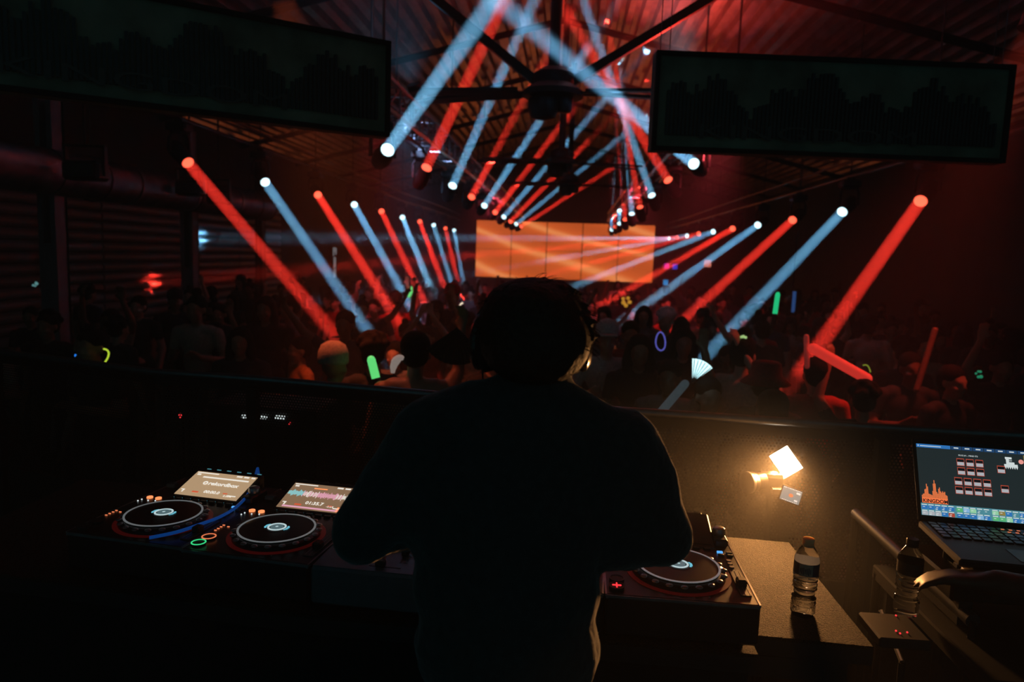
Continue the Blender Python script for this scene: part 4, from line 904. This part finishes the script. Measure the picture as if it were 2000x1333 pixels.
sn = (CAM - sc_).normalized(); ux = V((math.cos(.30), 0, -math.sin(.30))); ux = (ux - ux.dot(sn) * sn).normalized(); uy = sn.cross(ux); X = Matrix((( ux.x, uy.x, sn.x, sc_.x + o.x), (ux.y, uy.y, sn.y, sc_.y + o.y), (ux.z, uy.z, sn.z, sc_.z + o.z), (0, 0, 0, 1)))
fs_ = MB().box((0, 0, -.004), (.068, .053, .008), bev=.002).obj('flip_screen', M['black'], vc, X=X)
MB().box((0, 0, .0008), (.060, .044, .001)).obj('screen_picture', emis('pale_screen', (.22, .27, .27), .9), fs_)
g = MB(); rr = random.Random(2)
for i in range(12): g.box((-.026 + i * .0047, .020, .0016), (.003, .004 * rr.uniform(.3, 1), .0004))
for i in range(9): g.box((-.022 + i * .0055, -.020, .0016), (.0035, .002, .0004))
g.box((.02, .012, .0016), (.012, .006, .0004)).box((.018, -.013, .0016), (.01, .005, .0004)).obj('screen_icons', W1, fs_)
MB().ball((.0, -.001, .0014), (.007, .006, .0006), n=10, k=6).obj('screen_figure', ORR, fs_)
MB().box(tuple((bodyc + sc_) / 2 + o + V((0, .01, -.01))), (.05, .03, .02)).obj('screen_hinge', M['black'], vc)
MB().rod(V((bodyc.x, bodyc.y, .01)) + o, bodyc + o - V((0, 0, .03)), .012, n=12).obj('stand_pole', M['black'], vc); MB().lathe([(.16, 0), (.16, .012), (.03, .024)], 28, 0, Matrix.Translation((bodyc.x + o.x, bodyc.y + o.y, 0))).obj('stand_base', M['black'], vc, smooth=True)
MB().rod(bodyc + o + V((.01, 0, .03)), lp + o + V((-.01, .02, -.045)), .007, n=10).obj('cold_shoe_arm', M['black'], vc)
vl = empty('video_light', lp, 'blazing warm square LED video light above the camera', 'video light')
X = Matrix.Rotation(math.radians(0), 4, 'Z'); ux = V((math.cos(.87), 0, -math.sin(.87))); ux = (ux - ux.dot(look) * look).normalized(); uy = look.cross(ux); X = Matrix(((ux.x, uy.x, look.x, 0), (ux.y, uy.y, look.y, 0), (ux.z, uy.z, look.z, 0), (0, 0, 0, 1)))
MB().box((0, 0, -.013), (.098, .078, .022), bev=.004).obj('housing', M['black'], vl, X=X)
MB().box((0, 0, .0), (.088, .070, .003), bev=.001).obj('light_panel', emis('video_light_panel', (1, .82, .58), 14), vl, X=X)
area_light('video_lamp', lp + look * .006, V((-.5, -.85, -.22)), .085, 9, (1, .42, .12), 100, vl, .066)
pf = MB().ball((0, 0, 0), (.8, .62, .55), n=32, k=20).obj('glow_haze', volume('glow_haze_wide', .085)); pf.location = lp + V((0, -.1, .03)); pf['kind'] = 'stuff'; pf['label'] = 'haze pocket added to make the glow around the video light'  # local haze volume added so the video light gains a halo

pf = MB().ball((0, 0, 0), (.26, .22, .24), n=32, k=20).obj('glow_haze', volume('glow_haze_core', .10)); pf.location = lp + V((0, -.03, 0)); pf['kind'] = 'stuff'; pf['label'] = 'small inner haze pocket added to make the video light halo'  # second haze pocket, added to strengthen the inner halo

# ------------------------------------------------------------------ laptop, fader console, stand
s00 = P(1793, 867, 1.86); s01 = P(1800, 1006, 1.80)
ux = (V((1, -.10, 0))).normalized(); un = (CAM - s01).normalized(); uy = (s00 - s01); H_ = uy.length; uy = (uy - uy.dot(ux) * ux).normalized(); un = ux.cross(uy)
W_ = .345; Xs = Matrix(((ux.x, uy.x, un.x, s01.x), (ux.y, uy.y, un.y, s01.y), (ux.z, uy.z, un.z, s01.z), (0, 0, 0, 1)))
zb = s01.z - .022
lt = empty('laptop', V((s01.x, s01.y, zb - .012)), 'open laptop with a lighting-control screen at the right edge', 'laptop'); Xl = Matrix.Translation(-lt.location) @ Xs
sc = MB().box((W_ / 2, H_ / 2, -.004), (W_ + .016, H_ + .03, .007), bev=.003).obj('screen_lid', M['black'], lt, X=Xl)
SB = emis('screen_dark', (.014, .022, .024), 1); DB = emis('screen_navy', (.015, .06, .16), .9); MBl = emis('screen_blue', (.03, .18, .50), .9); TL = emis('screen_teal', (.08, .27, .33), .9); GN = emis('screen_green', (.12, .55, .22), .8); LG = emis('screen_lightgreen', (.35, .75, .45), .8); LB = emis('screen_lightblue', (.28, .55, .85), .8); YL = emis('screen_gold', (.45, .34, .10), .6); WH = emis('screen_pale', (.72, .8, .8), .85); OR = emis('screen_orange_logo', (.95, .22, .07), .85); RB = emis('screen_redline', (.6, .09, .05), .7); GR = emis('screen_grey', (.5, .52, .56), .8); BK = emis('screen_black', (.004, .006, .008), 1)
hh = H_
def sx_(a): return a * W_                  # the frame shows about 0.77 of the width
def quad(m, x0, y0, x1, y1, z=.0006): m.add([(sx_(x0), hh * (1 - y1), z), (sx_(x1), hh * (1 - y1), z), (sx_(x1), hh * (1 - y0), z), (sx_(x0), hh * (1 - y0), z)], [(0, 1, 2, 3)])
def scr(name, m_, qs, z=.0006):
    g = MB(); [quad(g, *q, z=z) for q in qs]; q_ = g.obj(name, m_, sc); q_['kind'] = 'stuff'; return q_
scr('screen_background', SB, [(0, 0, 1, 1)], .0002)
scr('title_bar', MBl, [(0, 0, .235, .05)]); scr('menu_bar', DB, [(.24 + .075 * i, 0, .31 + .075 * i, .05) for i in range(7)])
scr('menu_captions', WH, [(.01, .015, .016, .035), (.025, .022, .17, .032)] + [(.258 + .075 * i, .018, .29 + .075 * i, .034) for i in range(7)], .001)
tx, ty = .33, .115; text_mesh('screen_caption', 'RULE #1... MIND ITS', .0052, WH, sc, Matrix.Translation((sx_(.285), hh * (1 - .135), .001)), .0001)
cells = [(.27 + .064 * i, .17 + .125 * j) for j in range(2) for i in range(3)] + [(.243 + .064 * i, .44 + .125 * j) for j in range(2) for i in range(4)] + [(.54, .23), (.55, .50)]
scr('cue_cell_frames', RB, [(x, y, x + .052, y + .105) for x, y in cells]); scr('cue_cell_heads', BK, [(x + .003, y + .012, x + .049, y + .05) for x, y in cells], .0009); scr('cue_cell_values', GR, [(x + .003, y + .052, x + .049, y + .098) for x, y in cells], .0009)
# the orange equaliser logo and its name
g = MB(); rr = random.Random(9); n = 26
for i in range(n):
    u = i / (n - 1); e_ = .10 + .06 * abs(math.sin(u * 9)) + .16 * math.exp(-((u - .52) / .06) ** 2) + .14 * math.exp(-((u - .70) / .04) ** 2) + .10 * math.exp(-((u - .2) / .05) ** 2) + rr.uniform(-.02, .03)
    quad(g, .012 + i * .0067, .83 - e_, .012 + i * .0067 + .0056, .83)
g.obj('logo_bars', OR, sc); scr('logo_base', OR, [(.012, .76, .186, .83)])
text_mesh('logo_name', 'KINGDOM', .0125, BK, sc, Matrix.Translation((sx_(.016), hh * (1 - .822), .0012)) @ Matrix.Diagonal((.98, 1, 1, 1)), .0001, bold=.0003)
# white splash-and-letter emblem
g = MB(); quad(g, .60, .10, .645, .13); quad(g, .605, .13, .625, .20); quad(g, .625, .145, .645, .155); quad(g, .625, .17, .66, .20); quad(g, .59, .20, .68, .235)
for i in range(6): g.add([(sx_(.592 + i * .0148), hh * (1 - .235), .0006), (sx_(.6 + i * .0148), hh * (1 - .27), .0006), (sx_(.607 + i * .0148), hh * (1 - .235), .0006)], [(0, 1, 2)])
g.obj('emblem', WH, sc); MB().lathe([(.0058, .0), (.0058, .0005)], 20, 0, Matrix.Translation((sx_(.705), hh * (1 - .155), .0006))).obj('record_dot', emis('screen_pinkdot', (.9, .35, .3), .9), sc)
scr('gold_bars', YL, [(.725, .06, .73, .86), (.75, .06, .755, .86)]); scr('gold_panel', emis('screen_brown', (.16, .12, .04), .7), [(.73, .06, .75, .86)]); scr('side_panel', emis('screen_side', (.10, .12, .10), .8), [(.757, .03, 1, .83)])
scr('bank_strip', TL, [(0, .835, 1, 1.0)]); rr = random.Random(6); qs = {MBl: [], GN: [], LG: [], LB: [], TL: [], GR: [], RB: []}; hd = []; tx_ = []
row1 = [MBl] * 5 + [None] + [GN, LB, LG, TL, TL, None, LG, YL, MBl, TL, MBl]; row2 = [GR, GR, GR, MBl, RB, None, MBl, MBl, MBl, LB, MBl, None, GN, GN, LG, MBl, MBl]; qs[YL] = []
for row, ys in ((row1, .845), (row2, .925)):
    x = .004
    for m_ in row:
        if m_ is None: x += .012; continue
        qs[m_].append((x, ys + .02, x + .041, ys + .072)); hd.append((x + .002, ys + .004, x + .037, ys + .017)); tx_.append((x + .008, ys + .036, x + .022, ys + .044)); tx_.append((x + .004, ys + .056, x + .018, ys + .068)) if rr.random() < .6 else None; x += .0445
for i, (m_, q_) in enumerate(qs.items()): 
    if q_: scr('bank_keys', m_, q_, .0009)
scr('bank_headers', WH, hd, .0009); scr('bank_text', WH, tx_, .0012)
ls = area_light('screen_glow', s01 + (s00 - s01) * .5 + ux * (W_ / 2) + un * .03, un, W_, .02, (.45, .75, 1), 160, lt, .12)
# base and keys
Xb = Matrix.Translation(-lt.location) @ Matrix(((ux.x, ux.y * -1, 0, s01.x), (ux.y, ux.x, 0, s01.y), (0, 0, 1, zb), (0, 0, 0, 1)))
bs = MB().box((W_ / 2, -.125, 0), (W_ + .016, .24, .018), bev=.004).obj('base', M['black'], lt, X=Xb); kmesh = None
for j in range(5):
    for i in range(15):
        X = Matrix.Translation((.016 + i * .0222, -.025 - j * .021, .0105))
        if kmesh is None: kmesh = MB().box((0, 0, 0), (.018, .017, .004), bev=.001).obj('key', M['gear'], bs, X=X).data
        else: d_ = bpy.data.objects.new('key', kmesh); COL.objects.link(d_); d_.parent = bs; d_.matrix_local = X
g = MB()
for j in range(2):
    for i in range(9): g.box((.172 + i * .0175 + j * .008, -.030 - j * .016, .0130), (.007, .0035, .001))
g.obj('lit_keys', emis('amber_key_legend', (1, .25, .1), .7), bs)
MB().box((W_ / 2, -.19, .0095), (.1, .07, .001)).obj('touchpad', M['gear'], bs)
cc = P(1990, 1062, 1.70); co = empty('fader_console', V((cc.x + .03, cc.y + .02, TT + .03)), 'black lighting fader console with rows of orange-red key lights, below the laptop', 'console')
MB().box((0, 0, .07), (.44, .22, .05), bev=.006).obj('body', M['gear'], co)
for sx in (-1, 1): MB().box((sx * .18, 0, .015), (.03, .2, .06)).obj('support', M['black'], co)
km2 = None; AM = emis('amber_key', (1, .20, .05), .85)
for j in range(2):
    for i in range(12):
        X = Matrix.Translation((-.10 + i * .024 + j * .008, .07 - j * .022, .097))
        if km2 is None: km2 = MB().box((0, 0, 0), (.008, .004, .003)).obj('key_light', AM, co, X=X).data
        else: d_ = bpy.data.objects.new('key_light', km2); COL.objects.link(d_); d_.parent = co; d_.matrix_local = X
for i in range(10):
    X = Matrix.Translation((-.17 + i * .036, -.02, .096)); MB().box((0, 0, 0), (.003, .08, .002)).obj('fader_slot', M['led_bar'], co, X=X); MB().box((0, .01 * (i % 4) - .015, .006), (.014, .02, .012), bev=.002).obj('fader', M['black'], co, X=X)
    MB().ball((0, -.06, .002), .003, n=8, k=5).obj('key_light', AM, co, X=X)
area_light('key_glow', V((cc.x + .06, cc.y, TT + .135)), (0, 0, 1), .12, .05, (1, .2, .06), 170, co, .04)
# stand: two slanting flat bars and a shelf that carry the laptop
a1, a2 = P(1672, 1003, 2.15), P(1900, 1214, 1.62)
st = empty('laptop_stand', V(((a1.x + a2.x) / 2, (a1.y + a2.y) / 2, 0)), 'black laptop stand with long slanting tube bars right of the water bottle', 'stand'); o = -st.location
MB().tube([a1 + o, a2 + o], .017, 12).obj('bar', M['rail'], st, smooth=True)
b1, b2 = P(1715, 1120, 2.0), P(1885, 1265, 1.66); MB().tube([b1 + o, b2 + o], .012, 12).obj('bar', M['matte'], st, smooth=True)
c1, c2 = P(1722, 1195, 1.85), P(1762, 1295, 1.66); MB().tube([c1 + o, c2 + o], .006, 8).obj('cross_tube', M['rail'], st, smooth=True)
MB().box((s01.x + W_ / 2 + o.x, s01.y - .12 + o.y, zb - .018), (W_ - .02, .2, .010)).obj('shelf', M['matte'], st)
for p in (V((s01.x + .05, s01.y - .05, zb - .02)), V((s01.x + .3, s01.y - .15, zb - .02))): MB().rod(V((p.x, p.y, 0)) + o, p + o, .014, n=10).obj('upright', M['matte'], st)
for p in (a1, b1): MB().rod(V((p.x, p.y, .0)) + o, p + o, .012, n=10).obj('upright', M['matte'], st)
for p in (a2, b2, c2, c1): MB().rod(V((p.x, p.y, .0)) + o, p + o, .008, n=8).obj('upright', M['matte'], st)
# side table that carries the console and the dark bottle
sd = empty('side_table', V((1.22, 1.72, 0)), 'dark side table under the laptop and console', 'table')
MB().box((0.02, 0, TT - .02), (.70, .56, .04), bev=.004).obj('tabletop', M['matte'], sd)
for sx in (-1, 1):
    for sy in (-1, 1): MB().box((sx * .3, sy * .22, (TT - .04) / 2), (.04, .04, TT - .04)).obj('leg', M['matte'], sd)
p = PZ(1757, 1240, TT + .02); ub = empty('usb_hub', V((p.x, p.y, TT)), 'small black box with a few tiny red lights near the dark bottle', 'electronic box')
MB().box((0, .03, .012), (.11, .12, .024), bev=.004).obj('case', M['black'], ub)
for px, py in ((1750, 1233), (1758, 1238), (1772, 1236), (1750, 1203)): q = PZ(px, py, TT + .025); MB().ball(tuple(q - ub.location), .0022, n=8, k=5).obj('red_led', RL, ub)
# ------------------------------------------------------------------ the DJ, back to the camera
D = 1.25
SHIRT = mat('black_tshirt', (.045, .046, .048), .9, noise=.25, scale=70, bump=.35); SHIRT.node_tree.nodes['Principled BSDF'].inputs['Sheen Weight'].default_value = .4; DH = mat('dj_hair', (.026, .022, .018), .6, noise=.5, scale=120, bump=.5, spec=.3)
b = Body()
hd = P(1040, 655, D + .01); cx = P(990, 1100, D); nk = P(1035, 745, D + .0)
up_ = V((.03, .05, 1))
b.head(hd - V((0, 0, .022)), (0.12, 1, -.22), (0, .2, 1), .98, 0)
b.limb([P(1045, 700, D), P(1045, 742, D - .005)], [.056, .058], 0).limb([P(1044, 757, D - .01), P(1035, 800, D)], [.064, .08], 1)
PS = lambda px, py, d: P(px, py, d)
shL, shR = PS(838, 862, 1.24), PS(1213, 872, 1.25); elL, elR = PS(712, 1040, 1.26), PS(1293, 1046, 1.27)
b.limb([PS(1035, 775, 1.24), PS(935, 802, 1.24), PS(850, 842, 1.24)], [.05, .058, .062], 1); b.limb([PS(1040, 775, 1.24), PS(1135, 822, 1.25), PS(1212, 872, 1.25)], [.05, .055, .058], 1)
b.limb([shL, shL.lerp(elL, .5), elL], [.072, .068, .058], 1); b.limb([shR, shR.lerp(elR, .5), elR], [.070, .068, .056], 1)
# hanging sleeve cloth and the broad back of the shirt
b.ell(PS(1010, 905, 1.27), (.175, .105, .15), 1).ell(PS(985, 1010, 1.26), (.185, .105, .17), 1).ell(PS(988, 1150, 1.27), (.168, .105, .18), 1).ell(PS(990, 1260, 1.27), (.168, .11, .14), 1)
b.ell(PS(845, 945, 1.25), (.10, .075, .085), 1).ell(PS(815, 1000, 1.25), (.085, .05, .04), 1).ell(PS(1195, 960, 1.26), (.085, .07, .10), 1).ell(PS(1195, 1040, 1.27), (.085, .055, .07), 1)
b.cap(PS(850, 985, 1.25), PS(735, 1020, 1.26), .05, .05, 1).cap(PS(1200, 1030, 1.27), PS(1285, 1050, 1.27), .06, .055, 1)
# forearms and hands over the mixer and the hidden player
zt = TT + .125
wL = P(885, 1022, 1.47); wR = PZ(1172, 1090, zt + .045)
b.limb([elL, elL.lerp(wL, .5), wL], [.050, .046, .029], [1, 0]); b.limb([elR, elR.lerp(wR, .5), wR], [.050, .046, .029], [1, 0])
b.hand(wL, (.35, .8, -.50), (1, -.5, 0), .4, (0, 0, -1), 0, 1.02); b.hand(wR, (-.35, .9, -.22), (-1, -.3, 0), .35, (0, 0, -1), 0, 1.02)
hp = V((cx.x, 1.24, .93))
b.ell(hp, (.165, .12, .13), 2)
for sx in (-1, 1): b.limb([hp + V((sx * .09, 0, -.03)), hp + V((sx * .12, .03, -.46)), hp + V((sx * .13, -.02, -.83))], [.095, .068, .052], 2); b.cap((hp.x + sx * .13, hp.y - .05, .05), (hp.x + sx * .15, hp.y + .13, .042), .045, .038, 3)
me = b.build(.0085, 5)
for i, m_ in enumerate((SKIN[0], SHIRT, CL['black'], SHOE)): me.materials[i] = m_
dj = bpy.data.objects.new('person', me); COL.objects.link(dj); tag(dj, 'DJ in a loose black T-shirt, back to us, elbows out over the mixer', 'person')
# sleeve folds: cloth relief on the body
tex = bpy.data.textures.new('folds', 'CLOUDS'); tex.noise_scale = .11
vg = dj.vertex_groups.new(name='shirt'); sv = {v for p in me.polygons if p.material_index == 1 for v in p.vertices}; vg.add(list(sv), 1, 'REPLACE')
dm_ = dj.modifiers.new('d', 'DISPLACE'); dm_.texture = tex; dm_.strength = .016; dm_.mid_level = .5; dm_.vertex_group = 'shirt'
# hair
hb = Body(); c = hd
G = lambda px, py, d=D: P(px, py, d)
hb.ell(G(1040, 632, 1.235), (.092, .118, .080)).ell(G(1045, 668, 1.205), (.095, .09, .075)).ell(G(1040, 700, 1.175), (.062, .045, .030)).ell(G(1015, 600, 1.26), (.06, .08, .048)).ell(G(1075, 598, 1.27), (.058, .08, .046))
hb.ell(G(985, 640, 1.25), (.048, .06, .06)).ell(G(1100, 640, 1.25), (.045, .06, .055))
hb.limb([G(1105, 612), G(1135, 622, 1.24), G(1158, 634, 1.235)], [.03, .017, .004]); hb.limb([G(1100, 640), G(1135, 640, 1.23), G(1164, 655, 1.225)], [.03, .015, .003]); hb.limb([G(1010, 580), G(1035, 556, 1.25), G(1062, 552, 1.25)], [.02, .012, .003]); hb.limb([G(1070, 580), G(1092, 566, 1.26), G(1108, 578, 1.26)], [.03, .018, .005])
hb.limb([G(975, 640), G(955, 655, 1.24), G(945, 680, 1.24)], [.03, .02, .008])
rr = random.Random(12)
for i in range(46):
    a = rr.uniform(-.25, PI + .25); r0 = (.088, .105); p0 = G(1040, 640, 1.25) + V((math.cos(a) * .085, rr.uniform(-.05, .05), math.sin(a) * .075)); p1 = p0 + V((math.cos(a) * .018 + rr.uniform(.0, .016), rr.uniform(-.01, .01), math.sin(a) * .014 - .004)); hb.cap(p0, p1, .014, .004)
for i in range(22): x = rr.uniform(985, 1090); hb.cap(G(x, 700, 1.165), G(x + rr.uniform(-6, 8), rr.uniform(722, 736), 1.17), .013, .004)
hm = hb.build(.0055, 2); hm.materials.clear(); hm.materials.append(DH); hm.polygons.foreach_set('material_index', [0] * len(hm.polygons))
ho = bpy.data.objects.new('hair', hm); COL.objects.link(ho); ho.parent = dj
g = MB()
for i in range(190):
    a = rr.uniform(-.55, PI + .55); dz = rr.uniform(-.07, .05); p = G(1042, 640, 1.25) + V((math.cos(a) * .094, dz, math.sin(a) * .082))
    cur = V((math.cos(a) * .4 + rr.uniform(-.2, .8), rr.uniform(-.4, .4), math.sin(a) * .5 + rr.uniform(-.3, .3))).normalized(); L = rr.uniform(.012, .034); pts = [p - cur * .01]
    for k in range(5): pts.append(pts[-1] + cur * L / 4); cur = (cur + V((.12, 0, -.28 + rr.uniform(-.1, .1)))).normalized()
    g.tube(pts, [.0007, .0007, .0006, .0005, .0004, .0002], 4)
g2 = g.obj('loose_strands', DH, dj); g2['kind'] = 'stuff'
# headphones
hp_ = empty('headphones', hd, 'black over-ear headphones on the DJ, right cup gilded by the video light', 'headphones'); o = -hp_.location
GLD = mat('headphone_gloss', (.05, .045, .04), .22, .5, coat=.6)
cR, cL = G(1133, 672, 1.285), G(944, 668, 1.26)
for cpt, sx in ((cR, 1), (cL, -1)):
    X = Matrix.Translation(cpt + o) @ V((sx, .12 * sx * sx, .02)).to_track_quat('Z', 'Y').to_matrix().to_4x4()
    MB().lathe([(.030, -.022), (.042, -.02), (.046, -.008), (.042, .0), (.020, .002)], 28, 0, X, 1, 1.18).obj('ear_cushion', M['matte'], hp_, smooth=True)
    MB().lathe([(.040, -.002), (.044, .004), (.043, .010), (.034, .017), (.012, .020), (.002, .0205)], 32, 0, X, 1, 1.15).obj('ear_cup', GLD, hp_, smooth=True)
    MB().tube([cpt + o + V((sx * .008, .0, .045)), cpt + o + V((-sx * .010, .0, .072)), cpt + o + V((-sx * .022, .004, .09))], .006, 8).obj('slider_arm', GLD, hp_, smooth=True)
bd = [cL + o + V((.022, .004, .088)), G(980, 600, 1.29) + o, G(1008, 578, 1.30) + o, G(1042, 570, 1.31) + o, G(1075, 578, 1.31) + o, G(1102, 602, 1.30) + o, cR + o + V((-.022, .004, .088))]
MB().tube(bd, .010, 10).obj('headband', M['black'], hp_, smooth=True)
MB().tube([cL + o + V((0, 0, -.045)), cL + o + V((.002, .0, -.085)), cL + o + V((.0, .01, -.13)), G(946, 800, 1.33) + o, G(946, 860, 1.36) + o], .0018, 6).obj('cable', M['black'], hp_, smooth=True)

# ------------------------------------------------------------------ the lighting operator at the right, mostly outside the frame
b = Body(); wr = P(1945, 1140, 1.50); hx, hy = 1.62, 1.02
b.ell((hx, hy, .98), (.16, .12, .14), 2).ell((hx, hy + .02, 1.18), (.145, .11, .17), 1).ell((hx, hy + .04, 1.36), (.175, .115, .14), 1).cap((hx - .13, hy + .04, 1.45), (hx + .13, hy + .04, 1.45), .062, None, 1).cap((hx, hy + .04, 1.44), (hx, hy + .07, 1.57), .055, .048, 0)
b.head((hx, hy + .09, 1.65), (-.3, 1, -.2), (0, .2, 1), 1, 0)
for sx in (-1, 1):
    b.limb([(hx + sx * .09, hy, .95), (hx + sx * .11, hy + .02, .50), (hx + sx * .12, hy - .02, .10)], [.09, .062, .045], 2); b.cap((hx + sx * .12, hy - .05, .05), (hx + sx * .14, hy + .12, .042), .044, .037, 3)
el = V((hx - .30, hy + .10, 1.22)); b.limb([V((hx - .19, hy + .04, 1.43)), el], [.068, .055], 1); b.limb([el, el.lerp(wr, .5), wr], [.046, .041, .030], 0); b.hand(wr, (-.75, .5, -.12), (.4, .9, 0), .3, (0, 0, -1), 0)
el = V((hx + .24, hy + .12, 1.18)); w2 = V((hx + .05, hy + .36, 1.14)); b.limb([V((hx + .19, hy + .04, 1.43)), el], [.066, .052], 1); b.limb([el, w2], [.044, .030], 0); b.hand(w2, (-.3, 1, -.1), (-1, 0, 0), .3, (0, 0, -1), 0)
me = b.build(.011, 4)
for i, m_ in enumerate((mat('dim_skin', (.08, .045, .03), .5), CL['black'], CL['black'], SHOE)): me.materials[i] = m_
op = bpy.data.objects.new('person', me); COL.objects.link(op); tag(op, 'lighting operator in black at the right edge, hand over the fader console', 'person')
h2 = bpy.data.objects.new('hair', HM['short']); COL.objects.link(h2); h2.parent = op; h2.matrix_local = Matrix.Translation((hx, hy + .09, 1.65)) @ Matrix.Rotation(PI + .3, 4, 'Z') @ Matrix.Translation((0, .02, -1.625))

# flat print and tiny lamps that come as one piece
for o in bpy.data.objects:
    if o.parent and o.name.split('.')[0] in ('screen_marks', 'screen_badge', 'waveform', 'waveform_intro', 'waveform_drop', 'hot_cue_lights', 'menu_lights', 'status_leds', 'track_search_keys', 'tempo_scale', 'fader_scale', 'screen_icons', 'lit_keys', 'logo_bars', 'emblem', 'rim', 'print'): o['kind'] = 'stuff'
